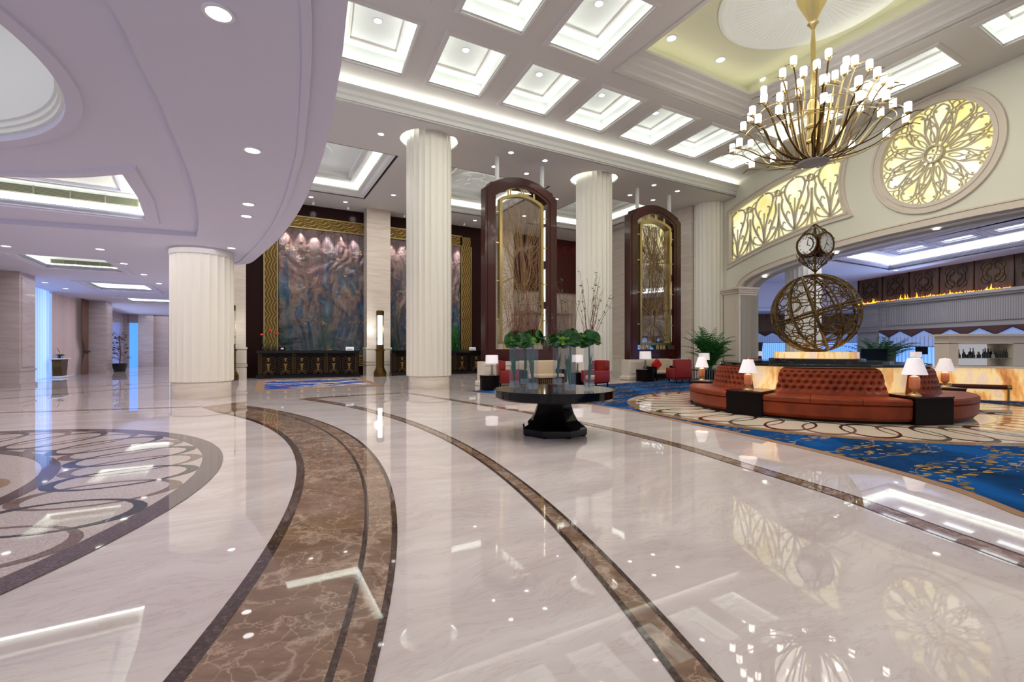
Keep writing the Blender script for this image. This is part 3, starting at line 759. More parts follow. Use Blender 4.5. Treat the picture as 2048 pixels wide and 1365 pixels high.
mb = MB(); mb.plate([[(-7, -7), (17.5, -7), (21.75, 15.95), (-7, 15.95)]]+[para(**c) for c in cofs]+[DOME], ZC, ZC+.06, abfr)
struct(mb.build('ceiling', 'plaster'))
def loft(mb, quadf, prof, close=False):
    """quadf(inset)->4 corner (a,b); prof list of (inset,z)"""
    n = len(quadf(0)); vs_ = []; fs = []
    for ins, z in prof: vs_ += [abfr(p[0], p[1], z) for p in quadf(ins)]
    for k in range(len(prof)-1):
        for i in range(n): fs.append((k*n+i, k*n+(i+1) % n, (k+1)*n+(i+1) % n, (k+1)*n+i))
    mb.add(vs_, fs)
    if close: mb.add([abfr(p[0], p[1], prof[-1][1]) for p in quadf(prof[-1][0])], [tuple(range(n-1, -1, -1))])
for c in cofs:
    q = lambda ins, c=c: para(da=-ins, **c)
    mb = MB()
    mb.cur = 1; loft(mb, q, [(0, ZC+.06), (0, ZC-.035), (-.05, ZC-.05), (-.12, ZC-.02), (-.14, ZC)])
    mb.cur = 0; loft(mb, q, [(0, ZC+.06), (-.2, ZC+.06), (-.2, ZC+.58)]); mb.plate([q(-.2)], ZC+.58, ZC+.6, abfr)
    mb.cur = 1; loft(mb, q, [(.14, ZC+.58), (.14, ZC+.52), (.2, ZC+.52), (.2, ZC+.58)])
    mb.cur = 2; loft(mb, q, [(-.06, ZC+.075), (-.06, ZC+.1), (-.13, ZC+.1), (-.13, ZC+.075)])
    struct(mb.build('ceiling_coffer', ['recess_white', 'plaster', 'cove_strip']))
# dome recess
def rectq(poly):
    def f(ins): return inset(poly, ins) if ins else list(poly)
    return f
q = rectq(DOME); mb = MB(); mb.cur = 1
loft(mb, q, [(0, ZC-.02), (0, ZC+.08), (.1, ZC+.1), (.1, ZC+.2), (.2, ZC+.24), (.32, ZC+.26), (.32, ZC+.34), (.5, ZC+.38), (.5, ZC+.46), (.7, ZC+.48), (.7, ZC+.56), (.5, ZC+.56)])
mb.cur = 0; loft(mb, q, [(.5, ZC+.56), (.1, ZC+.56), (.1, ZC+1.2)]); mb.plate([q(.1)], ZC+1.2, ZC+1.22, abfr)
mb.cur = 2; loft(mb, q, [(.48, ZC+.58), (.48, ZC+.62), (.36, ZC+.62), (.36, ZC+.58)])
struct(mb.build('ceiling_dome', ['dome_yellow', 'plaster', 'cove_strip_dome']))
# medallion
ZD = ZC+1.2
mb = MB(); mb.lathe([(2.35, 0), (2.35, -.05), (2.25, -.09), (2.12, -.07)], (0, 0, 0), 96, cap=False)
mb.lathe([(2.12, -.07), (1.95, -.06), (.62, -.06), (.6, -.12), (.5, -.13), (.3, -.15)], (0, 0, 0), 192, lambda a, z: 1., cap=True)
for k in range(72):
    a = 2*pi*k/72
    mb.stroke([(.66*cos(a), .66*sin(a)), (1.9*cos(a), 1.9*sin(a))], [.02, .07], -.05, -.078, lambda u, v, w_: (u, v, w_))
o = mb.build('ceiling_medallion', 'recess_white'); o.location = (8.1, 12.75, ZD); struct(o)
# cornice at the drop to the lower back ceiling
ZB = 9.0
mb = MB(); prof = [(15.27, ZB), (15.27, ZB+.09), (15.21, ZB+.1), (15.21, ZB+.22), (15.15, ZB+.27), (15.15, ZB+.4), (15.06, ZB+.48), (15.06, ZB+.53), (15.3, ZB+.53), (15.3, ZB+.06), (15.95, ZB+.06), (15.95, ZC+.06)]
vs_ = []
for a in (-7, 21.6): vs_ += [abfr(a, b, z) for b, z in prof]
n_ = len(prof); mb.add(vs_, [(i, i+1, n_+i+1, n_+i) for i in range(n_-1)])
struct(mb.build('ceiling_cornice', 'plaster_side'))
mb = MB(); mb.box(P(7.3, 15.5, ZB+.5), (28, .12, .03), AANG); struct(mb.build('ceiling_cornice_light', 'cove_strip_big'))
# ================================================================== BACK CEILING with trays and column recesses
COLS = [(-9.11, 13.98), (-3.02, 17.3), (3.65, 21.17), (10.4, 25.04)]
cab = [ab(c) for c in COLS]
trays = [(-1.2, 5.15, 18.44, 24.54), (7.35, 12.3, 18.44, 24.54), (14.6, 19.6, 18.44, 24.54)]
holes = [[(a0, b0), (a1, b0), (a1, b1), (a0, b1)] for a0, a1, b0, b1 in trays]
holes += [circle(c[0], c[1], 1.04, 40) for c in cab[1:3]]
mb = MB(); mb.plate([[(-4, 15.27), (21.9, 15.27), (21.9, 27.3), (-4, 27.3)]]+holes, ZB, ZB+.06, abfr)
struct(mb.build('ceiling_back', 'plaster'))
for tr, hl in zip(trays, holes):
    q = rectq(hl); mb = MB()
    mb.cur = 3; loft(mb, q, [(0, ZB-.004), (0, ZB+.1), (.09, ZB+.1)])
    mb.cur = 1; loft(mb, q, [(.09, ZB+.1), (.09, ZB+.02), (.2, ZB+.06), (.3, ZB+.16), (.45, ZB+.2), (.45, ZB+.28), (.3, ZB+.28)])
    mb.cur = 0; loft(mb, q, [(.3, ZB+.28), (.12, ZB+.28), (.12, ZB+.55), (.7, ZB+.55)])
    mb.cur = 1; loft(mb, q, [(.7, ZB+.55), (.7, ZB+.48), (.85, ZB+.5), (.85, ZB+.6), (1.0, ZB+.62), (1.0, ZB+.8)])
    mb.cur = 0; mb.plate([q(.6)], ZB+.8, ZB+.82, abfr)
    mb.cur = 2; loft(mb, q, [(.34, ZB+.30), (.34, ZB+.33), (.26, ZB+.33), (.26, ZB+.30)])
    struct(mb.build('ceiling_tray', ['recess_white', 'plaster_side', 'cove_strip_big', 'shadow_gap']))
    c = P((tr[0]+tr[1])/2, (tr[2]+tr[3])/2, ZB+.8)
    mb = MB(); mb.lathe([(1.15, 0), (1.12, -.05), (1.0, -.02), (.95, 0)], (0, 0, 0), 64, cap=False); mb.lathe([(.4, -.01), (.36, -.06), (.2, -.05), (.0, -.09)], (0, 0, 0), 24)
    for k in range(6):
        a = k*pi/3; mb.stroke(catmull([(.4*cos(a), .4*sin(a)), (.7*cos(a+.3), .7*sin(a+.3)), (.95*cos(a), .95*sin(a))], 4), .05, 0, -.04, lambda u, v, w_: (u, v, w_))
    o = mb.build('ceiling_rosette', 'recess_white'); o.location = c; struct(o)
for c in cab[1:3]:
    mb = MB(); mb.cur = 0; q = lambda ins, c=c: circle(c[0], c[1], 1.04-ins, 40)
    loft(mb, q, [(0, ZB-.01), (0, ZB+.06), (-.12, ZB+.06), (-.12, ZB+.4)]); mb.plate([q(-.12)], ZB+.4, ZB+.42, abfr)
    mb.cur = 1; loft(mb, q, [(-.02, ZB+.08), (-.02, ZB+.11), (-.09, ZB+.11), (-.09, ZB+.08)])
    struct(mb.build('ceiling_column_recess', ['recess_white', 'cove_strip']))

# ================================================================== LOW SOFFIT over the left side
ZS = 4.3
sedge = [tuple(at(x, y, ZS)[:2]) for x, y in [(693, 0), (690, 60), (682, 130), (672, 190), (658, 260), (640, 330), (600, 420), (560, 475), (520, 512), (496, 528)]]
sed = catmull([(-.75, -6), (-.55, -3), (-.48, -.5), (-.62, 1.2), (-.9, 2.6)]+sedge+[(-9.7, 16.2)], 4)
step = catmull([(-2.7, -5), (-2.72, -2), (-2.85, .5), (-3.05, 2.3)]+[tuple(at(x, y, ZS)[:2]) for x, y in [(210, 0), (270, 110), (330, 230), (385, 370), (397, 440)]]+[(-8.1, 12.2)], 4)
inner = step+[(-11.8, 10.9), (-18, 8.6), (-18, -5)]
far = [tuple(P(-1.4, 26.)[:2]), tuple(P(-1.4, 52)[:2]), tuple(P(-14, 52)[:2]), (-34, 20), (-30, -6)]
wtr = [(-6.2, -4.05, 19.6, 22.6), (-6.2, -4.05, 26.4, 29.6), (-6.2, -4.05, 33.4, 36.6)]
wh = [[tuple(P(a, b)[:2]) for a, b in ((a0, b0), (a1, b0), (a1, b1), (a0, b1))] for a0, a1, b0, b1 in wtr]
mb = MB(); mb.plate([sed+far, inner]+wh, ZS, ZS+.13); struct(mb.build('ceiling_soffit', 'soffit_plaster'))
# edge nosing and balcony front above it
mb = MB(); n_ = len(sed)
prof = [(-.08, .125), (-.08, 1.3)]
nrm = [Vector((sed[min(i+1, n_-1)][1]-sed[max(i-1, 0)][1], -(sed[min(i+1, n_-1)][0]-sed[max(i-1, 0)][0]), 0)).normalized() for i in range(n_)]
vs_ = []
for i in range(n_): vs_ += [(sed[i][0]+nrm[i][0]*o_, sed[i][1]+nrm[i][1]*o_, ZS+z) for o_, z in prof]
k_ = len(prof); mb.add(vs_, [(i*k_+j, (i+1)*k_+j, (i+1)*k_+j+1, i*k_+j+1) for i in range(n_-1) for j in range(k_-1)])
struct(mb.build('ceiling_soffit_edge', 'soffit_plaster'))
# thin groove line running inside the edge
mb = MB(); gi = [(sed[i][0]-nrm[i][0]*.32, sed[i][1]-nrm[i][1]*.32) for i in range(n_)]
mb.plate([strip(gi[2:-2], .09)], ZS-.03, ZS); struct(mb.build('ceiling_soffit_bead', 'soffit_plaster'))
DC = (-7.85, 3.62)
t1 = [(-8.0, 7.97+.0), (-7.93, 8.24)]
tr1 = catmull([(-12.3, 5.9), (-11.2, 7.2), (-9.6, 8.05), (-7.93, 8.3), (-6.67, 8.13)], 5)+[(-7.4, 9.4), (-8.45, 10.95), (-12.5, 8.5), (-14.2, 7.5)]
ZI = ZS+.12
mb = MB(); mb.plate([[(-2.4, -5.4), (-2.4, 2.4)]+[(p[0]+.3, p[1]+.2) for p in step[16:]]+[(-8, 12.8), (-19, 9), (-19, -5.4)], circle(DC[0], DC[1], 3.24, 96), tr1], ZI, ZI+.06)
struct(mb.build('ceiling_soffit_inner', 'soffit_plaster'))
mb = MB(); mb.cur = 1; mb.lathe([(3.42, ZI-.0), (3.4, ZI-.03), (3.24, ZI-.03), (3.23, ZI+.06)], (DC[0], DC[1], 0), 96, cap=False)
prof = [(3.23, ZI+.06), (3.2, ZI+.07), (3.2, ZI+.13), (3.17, ZI+.14), (3.17, ZI+.21), (3.14, ZI+.22), (3.14, ZI+2.4), (.01, ZI+2.5)]
mb.cur = 0; mb.lathe([(r, z) for r, z in prof], (DC[0], DC[1], 0), 96, cap=False)
l = bpy.data.lights.new('oculus_light', 'AREA'); l.shape = 'DISK'; l.size = 4.6; l.energy = 55; l.color = (.96, .94, 1); lo = bpy.data.objects.new('oculus_light', l); COL.objects.link(lo); lo.location = (DC[0], DC[1], ZI+2.35); lo['kind'] = 'helper'
struct(mb.build('ceiling_oculus', ['recess_white', 'soffit_plaster'], smooth=30))
def tray_xy(name, poly, z, depth=.5, grille=None):
    mb = MB(); q = rectq(poly)
    def lf(prof):
        n = len(poly); vs_ = []; fs = []
        for ins, zz in prof: vs_ += [(p[0], p[1], zz) for p in q(ins)]
        for k in range(len(prof)-1):
            for i in range(n): fs.append((k*n+i, k*n+(i+1) % n, (k+1)*n+(i+1) % n, (k+1)*n+i))
        mb.add(vs_, fs)
    mb.cur = 1; lf([(-.28, z), (-.25, z-.05), (-.1, z-.05), (-.08, z-.02), (0, z-.02), (0, z+.1)])
    mb.cur = 0; lf([(0, z+.1), (-.1, z+.1), (-.1, z+depth)]); mb.plate([q(-.1)], z+depth, z+depth+.02)
    mb.cur = 1; lf([(.35, z+depth), (.35, z+depth-.05), (.4, z+depth-.05), (.4, z+depth)])
    mb.cur = 2; lf([(-.02, z+.11), (-.02, z+.14), (-.08, z+.14), (-.08, z+.11)])
    return struct(mb.build(name, ['recess_white', 'soffit_plaster', 'cove_strip_big' if z > ZS+.05 else 'cove_strip']))
tray_xy('ceiling_tray_low', tr1, ZI, .5)
for h in wh: tray_xy('ceiling_tray_low', h, ZS, .42)
# air grilles in the tray upstands
def grille(name, p0, p1, z0, z1, nseg, label, nrm_):
    t = thing('air_grille', label, 'air vent'); 
    mb = MB(); d = Vector((p1[0]-p0[0], p1[1]-p0[1])); L = d.length; d.normalize(); rz = atan2(d[1], d[0])
    c = Vector(((p0[0]+p1[0])/2, (p0[1]+p1[1])/2)); n_ = Vector(nrm_)
    mb.box((c[0], c[1], (z0+z1)/2), (L, .02, z1-z0), rz); mb.build('backing', 'grille_slot', t)
    mb = MB(); k = 7
    for i in range(k): mb.box((c[0]+n_[0]*.02, c[1]+n_[1]*.02, z0+(i+.5)*(z1-z0)/k), (L, .02, (z1-z0)/k*.55), rz)
    for i in range(nseg+1):
        pp = Vector(p0)+d*(L*i/nseg); mb.box((pp[0]+n_[0]*.03, pp[1]+n_[1]*.03, (z0+z1)/2), (.03, .03, z1-z0), rz)
    mb.build('louvre', 'grille', t)
grille('g', (-12.5, 8.47), (-8.55, 10.87), ZI+.24, ZI+.42, 8, 'long slatted air vent in the nearest low ceiling tray', (.5, -.85))
g0 = P(-6.1, 22.62); g1 = P(-4.1, 22.62); grille('g', (g0[0], g0[1]), (g1[0], g1[1]), ZS+.17, ZS+.32, 6, 'slatted air vent in the second low ceiling tray', (.4854, -.8743))

# ================================================================== LEFT WING
def abbox(mb, a0, a1, b0, b1, z0, z1): mb.box(P((a0+a1)/2, (b0+b1)/2, (z0+z1)/2), (abs(a1-a0), abs(b1-b0), z1-z0), AANG)
mb = MB(); abbox(mb, -9.0, -8.8, 14, 25, 0, ZS); abbox(mb, -9.0, -8.8, 38, 50, 0, ZS)
struct(mb.build('wall_left', 'wall_marble_left'))
mb = MB()
for b0 in (24.2, 36.4):
    abbox(mb, -8.8, -7.4, b0, b0+1.5, 0, ZS); abbox(mb, -8.8, -7.36, b0+.15, b0+1.35, .75, 4.1); abbox(mb, -8.8, -7.34, b0-.04, b0+1.54, 0, .12)
    abbox(mb, -8.8, -7.36, b0-.02, b0+1.52, .6, .66)
struct(mb.build('wall_left_pilasters', 'wall_marble_left'))
def curtain(name, a, b0, b1, z0, z1, m_, waves, amp=.06, pinch=0., lab=None, pinch_at=1.3):
    mb = MB(); n = waves*6; rows = 14; vs_ = []; fs = []
    for r in range(rows+1):
        z = z0+(z1-z0)*r/rows; k_ = 1-pinch*math.exp(-((z-pinch_at)/.45)**2)
        if z < pinch_at: k_ = min(1, k_+.0)
        for i in range(n+1):
            u = i/n; bb = b0+(b1-b0)*(1-(1-u)*k_) if pinch else b0+(b1-b0)*u
            vs_.append(abfr(a+amp*sin(u*waves*2*pi)*(k_ if pinch else 1), bb, z))
    for r in range(rows):
        for i in range(n): fs.append((r*(n+1)+i, r*(n+1)+i+1, (r+1)*(n+1)+i+1, (r+1)*(n+1)+i))
    mb.add(vs_, fs); return mb
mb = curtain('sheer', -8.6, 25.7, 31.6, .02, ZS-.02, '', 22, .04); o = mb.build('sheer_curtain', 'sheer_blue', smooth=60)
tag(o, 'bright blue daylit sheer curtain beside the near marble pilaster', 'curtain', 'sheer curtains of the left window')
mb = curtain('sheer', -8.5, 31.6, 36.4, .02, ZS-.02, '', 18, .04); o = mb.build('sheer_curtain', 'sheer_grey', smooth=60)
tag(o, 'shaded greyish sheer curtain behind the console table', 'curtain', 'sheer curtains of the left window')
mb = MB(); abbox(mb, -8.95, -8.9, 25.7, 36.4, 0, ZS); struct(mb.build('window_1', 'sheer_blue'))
for (a_, b0, b1, lab) in ((-8.3, 23.2, 24.3, 'brown tied curtain at the extreme left edge of the lobby'), (-8.2, 35.2, 36.35, 'brown tied curtain hanging right of the console table')):
    t = thing('drape', lab, 'curtain', group='brown tied drapes')
    curtain('d', a_, b0, b1, .02, ZS-.02, '', 5, .07, .55).build('panel', 'curtain_brown', t, smooth=60)
    mb = MB(); c = P(a_, b1-(b1-b0)*.24, 1.3); mb.box(c, (.2, (b1-b0)*.5, .1), AANG); mb.build('tieback', 'valance_band', t)
# far wall of the wing
mb = MB(); abbox(mb, -9, -8.5, 49, 49.3, 0, ZS); abbox(mb, -7.85, -6.85, 48.6, 49.3, 0, ZS); abbox(mb, -6.85, -5.9, 49.2, 49.5, 0, ZS); abbox(mb, -5.9, 1, 50.5, 50.8, 0, ZS); abbox(mb, -8.6, -7.8, 49, 49.3, 3.6, ZS)
struct(mb.build('wall_far', 'wall_marble_left'))
mb = MB(); abbox(mb, -8.5, -7.85, 49.2, 49.25, 0, 3.6); struct(mb.build('door_1', 'blue_glass'))
mb = MB(); abbox(mb, -1.5, -1.3, 27, 51, 0, ZS); struct(mb.build('wall_wing_right', 'wall_marble_left'))
pic = thing('picture', 'tall narrow framed picture on the distant corridor wall', 'picture')
mb = MB(); abbox(mb, -5.6, -4.9, 50.42, 50.5, 1.4, 3.5); mb.build('canvas', 'stone_grey', pic)
mb = MB(); 
for z in (1.36, 3.5): abbox(mb, -5.66, -4.84, 50.4, 50.48, z, z+.05)
for a_ in (-5.66, -4.89): abbox(mb, a_, a_+.05, 50.4, 50.48, 1.36, 3.55)
mb.build('frame', 'gold_bright', pic)
# mirror-backed glazed bay beside the potted tree
mb = MB(); abbox(mb, -8.78, -8.7, 38.2, 42.6, .2, 3.7); struct(mb.build('window_2', 'wall_marble'))

# ================================================================== square pillars against the mural wall
def pillar(a0, a1, b0, label):
    t = thing('marble_pillar', label, 'pillar', group='square marble pillars'); WBp = 26.76 if 5 < a0 < 6 else WB
    mb = MB(); abbox(mb, a0, a1, b0, WBp, 0, ZB); mb.build('shaft', 'wall_marble', t)
    mb = MB(); e = .03
    abbox(mb, a0-e, a1+e, b0-e, WBp, 0, .55); abbox(mb, a0-e, a1+e, b0-e, WBp, .75, 1.4)
    for z in (.6, .66, 1.42, 1.48): abbox(mb, a0-e-.03, a1+e+.03, b0-e-.03, WBp, z, z+.045)
    for k in range(12): mb.box(P(a0+(k+.5)*(a1-a0)/12, b0-e-.008, 1.07), (.045, .02, .6), AANG)
    mb.build('wainscot', 'stone_trim', t)
pillar(-1.5, -.1, 25.8, 'beige marble pillar at the left end of the mural wall')
pillar(5.54, 6.8, 25.95, 'beige marble pillar in front of the mural, behind the floor lantern')
pillar(13.6, 14.66, 26.2, 'beige marble pillar seen through the nearer wooden screen')

# ================================================================== BAR ROOM beyond the arch
ZR = 5.6
bp = [tuple((W0+U*s-NW*1.1)[:2]) for s in (-9, 16)]
tc = Vector((19.6, 24.7)); ua = Vector((-.8743, -.4854)); ub = Vector((.157, -.9876))
TL = [tuple(tc), tuple(tc+ua*5.4), tuple(tc+ua*5.4+ub*13), tuple(tc+ub*13)]
mb = MB(); mb.plate([[bp[0], (30, 3), (30, 33), (12.5, 33), bp[1]], TL], ZR, ZR+.06); struct(mb.build('ceiling_bar', 'soffit_plaster'))
q = rectq(TL); mb = MB()
def lfx(prof, m_):
    mb.cur = m_; n = 4; vs_ = []; fs = []
    for ins, zz in prof: vs_ += [(p[0], p[1], zz) for p in q(ins)]
    for k in range(len(prof)-1):
        for i in range(n): fs.append((k*n+i, k*n+(i+1) % n, (k+1)*n+(i+1) % n, (k+1)*n+i))
    mb.add(vs_, fs)
lfx([(-.35, ZR), (-.3, ZR-.06), (-.1, ZR-.06), (-.1, ZR), (0, ZR), (0, ZR+.12), (.12, ZR+.12), (.12, ZR+.2), (-.1, ZR+.2)], 1)
lfx([(-.1, ZR+.2), (-.15, ZR+.2), (-.15, ZR+.5), (.5, ZR+.5)], 0)
lfx([(.02, ZR+.22), (.02, ZR+.25), (-.08, ZR+.25), (-.08, ZR+.22)], 2)
slots = []
for r in range(2):
    for k in range(6):
        o0 = tc+ua*(1.25+r*1.8)+ub*(1.35+k*2.0); slots.append([tuple(o0), tuple(o0+ua*.7), tuple(o0+ua*.7+ub*1.2), tuple(o0+ub*1.2)])
mb.cur = 1; mb.plate([q(.5)]+slots, ZR+.46, ZR+.5)
struct(mb.build('ceiling_bar_tray', ['recess_white', 'soffit_plaster', 'cove_strip']))
for sl in slots:
    mb = MB(); qq = rectq(sl)
    for ins, z in ((-.36, ZR+.42), (-.2, ZR+.44)):
        n = 4; a_ = [(p[0], p[1], z) for p in qq(ins)]; b_ = [(p[0], p[1], z) for p in qq(ins+.08)]
        mb.add(a_+b_, [(i, (i+1) % 4, 4+(i+1) % 4, 4+i) for i in range(4)])
    for ins, z in ((-.36, ZR+.42), (-.28, ZR+.42), (-.2, ZR+.44), (-.12, ZR+.44)):
        a_ = [(p[0], p[1], z) for p in qq(ins)]; b_ = [(p[0], p[1], ZR+.46) for p in qq(ins)]; mb.add(a_+b_, [(i, (i+1) % 4, 4+(i+1) % 4, 4+i) for i in range(4)])
    mb.cur = 1; mb.add([(p[0], p[1], ZR+.55) for p in qq(-.02)], [(0, 1, 2, 3)])
    struct(mb.build('ceiling_bar_panel', ['soffit_plaster', 'bar_glow']))
# far timber wall with stone frieze: line from (22.1,20.5) to (21.1,28.8)
B0 = Vector((22.3, 18.8, 0)); UBW = Vector((-.12, .9928, 0)); NB = Vector((-.9928, -.12, 0))
def bf(s, z, d): v = B0+UBW*s+NB*d; return (v[0], v[1], z)
def bbox(mb, s0, s1, z0, z1, d0, d1):
    vs_ = [bf(s, z, d) for d in (d0, d1) for s, z in ((s0, z0), (s1, z0), (s1, z1), (s0, z1))]
    mb.add(vs_, [(0, 1, 2, 3), (4, 7, 6, 5), (0, 4, 5, 1), (1, 5, 6, 2), (2, 6, 7, 3), (3, 7, 4, 0)])
LS = 10.2
mb = MB(); bbox(mb, -6, LS, 4.0, ZR, -.3, 0); struct(mb.build('wall_bar', 'bar_timber'))
mb = MB()
for k in range(7):
    s = LS-.02-k*1.62; bbox(mb, s-.03, s, 4.2, ZR, 0, .05)
for k in range(6):
    sc_ = LS-.83-k*1.62
    for rr in (.28, .45): mb.stroke(circle(sc_, 4.95, rr, 24), .02, 0, .03, bf, True)
    for ang in range(4): mb.stroke(circle(sc_+.4*cos(ang*pi/2+.78), 4.95+.4*sin(ang*pi/2+.78), .22, 16), .015, 0, .03, bf, True)
struct(mb.build('trim_5', 'bronze'))
mb = MB()
bbox(mb, -6, 8.4, 2.55, 4.0, -.3, .15); bbox(mb, -6, 8.55, 3.98, 4.12, -.3, .42); bbox(mb, -6, 8.5, 3.88, 3.98, -.3, .3); bbox(mb, -6, 8.4, 2.5, 2.6, -.3, .3)
bbox(mb, 8.4, LS, 0, 4.0, -.3, .05); bbox(mb, 8.7, 10.0, 2.75, 3.75, 0, .1); bbox(mb, 8.4, LS, 3.98, 4.1, -.3, .2); bbox(mb, 8.4, LS, 2.45, 2.55, -.3, .16); bbox(mb, 8.7, 10.0, .9, 2.3, 0, .1)
struct(mb.build('trim_6', 'stone_grey'))
mb = MB(); bbox(mb, -6, 8.1, 2.75, 3.75, .1, .2); struct(mb.build('trim_7', 'ripple_stone'))
mb = MB(); bbox(mb, -6, 8.4, 0, 2.55, -.5, -.45); struct(mb.build('window_3', 'sheer_bar'))
# deep back of the bar room with low ceiling, valance and windows
mb = MB(); mb.box((19, 33.2, 2.6), (16, .2, 5.2)); struct(mb.build('wall_bar_far', 'bar_timber'))
mb = MB(); mb.box((18, 30.1, 4.75), (13, .15, 1.75)); mb.box((18, 31.6, 3.95), (13, 3.2, .1)); mb.box((18, 29.95, 3.92), (13, .25, .12)); struct(mb.build('ceiling_bar_low', 'soffit_plaster'))
mb = MB(); mb.box((18, 30.4, 4.02), (13, .1, .03)); struct(mb.build('ceiling_bar_low_light', 'cove_strip'))
mb = MB(); mb.box((19, 33.05, 1.15), (14, .04, 2.3)); struct(mb.build('window_4', 'sheer_bar'))
def valance(name, p0, dirv, L, z1, h, nz, label, nrm_):
    t = thing('valance', label, 'valance'); mb = MB(); mb2 = MB(); mb3 = MB(); d = Vector(dirv); n_ = Vector(nrm_); p0 = Vector(p0)
    def f(s, z, o): v = p0+d*s+n_*o; return (v[0], v[1], z)
    w_ = L/nz; hz = h*.42
    mb.plate([[(0, z1-h), (L, z1-h), (L, z1), (0, z1)]], 0, .03, f); mb.build('skirt', 'valance_cloth', t)
    zig = [(0, z1), (0, z1-hz*.2)]
    for k in range(nz): zig += [((k+.5)*w_, z1-hz), ((k+1)*w_, z1-hz*.2)]
    zig += [(L, z1)]
    mb2.plate([zig[::-1]], .035, .055, f); mb2.build('zigzag_band', 'valance_band', t)
    mb3.stroke(zig[1:-1], .035, .05, .07, f); mb3.stroke([(0, z1-h), (L, z1-h)], .03, .02, .05, f)
    for k in range(nz*6): mb3.stroke([(k*w_/6, z1-h), (k*w_/6, z1-hz)], .012, .03, .034, f)
    mb3.build('piping', 'valance_edge', t)
valance('valance', bf(-6, 0, .32)[:2]+(0,), UBW, 14.4, 2.5, .95, 11, 'striped window valance with brown zigzag band above the bar', NB)
valance('valance', (12, 32.9, 0), (1, 0, 0), 12, 2.65, .75, 12, 'blue lit zigzag valance in the far corner behind the globe', (0, -1, 0))
for x0, lab in ((15.95, 'left brown drape of the far blue window behind the lounge'), (16.9, 'right brown drape of the far blue window behind the lounge')):
    mb = MB(); vs_ = []; n = 24
    for z in (0.02, 1.0, 1.9): vs_ += [(x0+.42*i/n*(.75 if z == 1. else 1), 32.8+.05*sin(i*1.3), z) for i in range(n+1)]
    mb.add(vs_, [(r*(n+1)+i, r*(n+1)+i+1, (r+1)*(n+1)+i+1, (r+1)*(n+1)+i) for r in range(2) for i in range(n)])
    tag(mb.build('drape', 'curtain_brown', smooth=60), lab, 'curtain')
for s0, lab in ((7.6, 'brown drape at the left of the blue window by the television'),):
    mb = MB(); vs_ = []; n = 24
    for z in (0.02, 1.0, 1.9): vs_ += [bf(s0+.75*i/n*(.6 if z == 1. else 1), z, .1+.06*sin(i*1.3)) for i in range(n+1)]
    mb.add(vs_, [(r*(n+1)+i, r*(n+1)+i+1, (r+1)*(n+1)+i+1, (r+1)*(n+1)+i) for r in range(2) for i in range(n)])
    tag(mb.build('drape', 'curtain_brown', smooth=60), lab, 'curtain')
# ================================================================== fluted columns
def fluted(name, loc, rs, rd, zd, zt, label, n=24, extra=None):
    t = thing(name, label, 'column', (loc[0], loc[1], 0), group='round fluted columns')
    mb = MB(); seg = n*8
    def rf(a, z): 
        u = (a*n/(2*pi)) % 1.; return 1-.045*max(0., sin(pi*u))**.7
    mb.lathe([(rs*.97, zd), (rs, zd+.03), (rs, zt)], (0, 0, 0), seg, rf)
    mb.build('shaft', 'column_cream', t, smooth=50)
    mb = MB(); mb.lathe([(rd, 0), (rd, zd-.04), (rd-.03, zd), (rs*.9, zd+.01)], (0, 0, 0), 64); mb.build('drum_base', 'wall_marble', t, smooth=40)
    if extra: 
        mb = MB(); mb.lathe(extra, (0, 0, 0), 64, cap=False); mb.build('collar', 'plaster', t, smooth=40)
    return t
fluted('fluted_column', COLS[0], .80, .74, .48, 4.12, 'squat cream fluted column under the low curved soffit', extra=[(.79, 4.1), (.815, 4.12), (.815, 4.298), (.1, 4.298)])
fluted('fluted_column', COLS[1], .81, .74, .46, ZB+.4, 'tall cream fluted column nearest the mural')
fluted('fluted_column', COLS[2], .80, .74, .46, ZB+.4, 'tall cream fluted column between the two wooden screens')
fluted('fluted_column', COLS[3], .80, .74, .46, ZB-.002, 'tall cream fluted column by the arch wall behind the palm')
fluted('fluted_column', (14.45, 23.6), .78, .74, .46, ZR-.002, 'fluted column in the bar lounge seen behind the globe')

# ================================================================== mural
def wfr(a0, z0): return lambda u, v, w_: tuple(P(a0+u, WB-.02-w_, z0+v))
mA0, mA1, mZ0, mZ1 = 1.35, 11.3, 1.15, 7.72
mur = thing('mural', 'huge painted relief mural of misty mountains and gilded pines in a gold frame', 'mural', tuple(P(mA0, WB-.06, mZ0)), AANG)
nx, nz = 260, 190; Wm, Hm = mA1-mA0, mZ1-mZ0; vs_ = []
import mathutils.noise as mn
for j in range(nz+1):
    for i in range(nx+1):
        x = Wm*i/nx; z = Hm*j/nz
        p = Vector((x*.8, 0, z*.45)); wv = mn.noise_vector(p*.8)
        p2 = Vector((x*1.6+wv[0]*2.2, 0, z*.5+wv[2]*1.8))
        h = .2*abs(mn.noise(p2*1.1))+.06*abs(mn.noise(p2*2.7))
        cl = mn.fractal(Vector((x*1.1, 3, z*2.6)), 1., 2., 4)
        if cl > .28: h += .035*min(1, (cl-.28)*6)*(.5+.5*abs(mn.noise(Vector((x*9, 0, z*14)))))
        if 4.0 < x < 5.6: h = min(h, .14)
        vs_.append((x, -h, z))
fs = [(j*(nx+1)+i, j*(nx+1)+i+1, (j+1)*(nx+1)+i+1, (j+1)*(nx+1)+i) for j in range(nz) for i in range(nx)]
MB().add(vs_, fs).build('relief_panel', 'mural', mur, smooth=180)
def lbox(mb, x0, x1, y0, y1, z0, z1): mb.box(((x0+x1)/2, (y0+y1)/2, (z0+z1)/2), (abs(x1-x0), abs(y1-y0), abs(z1-z0)))
fw = .56
mb = MB(); lbox(mb, 0, Wm, -.1, .03, 0, fw); o = mb.build('top_scallop_band', 'gold_frame', mur); o.location = (0, 0, Hm+.02)
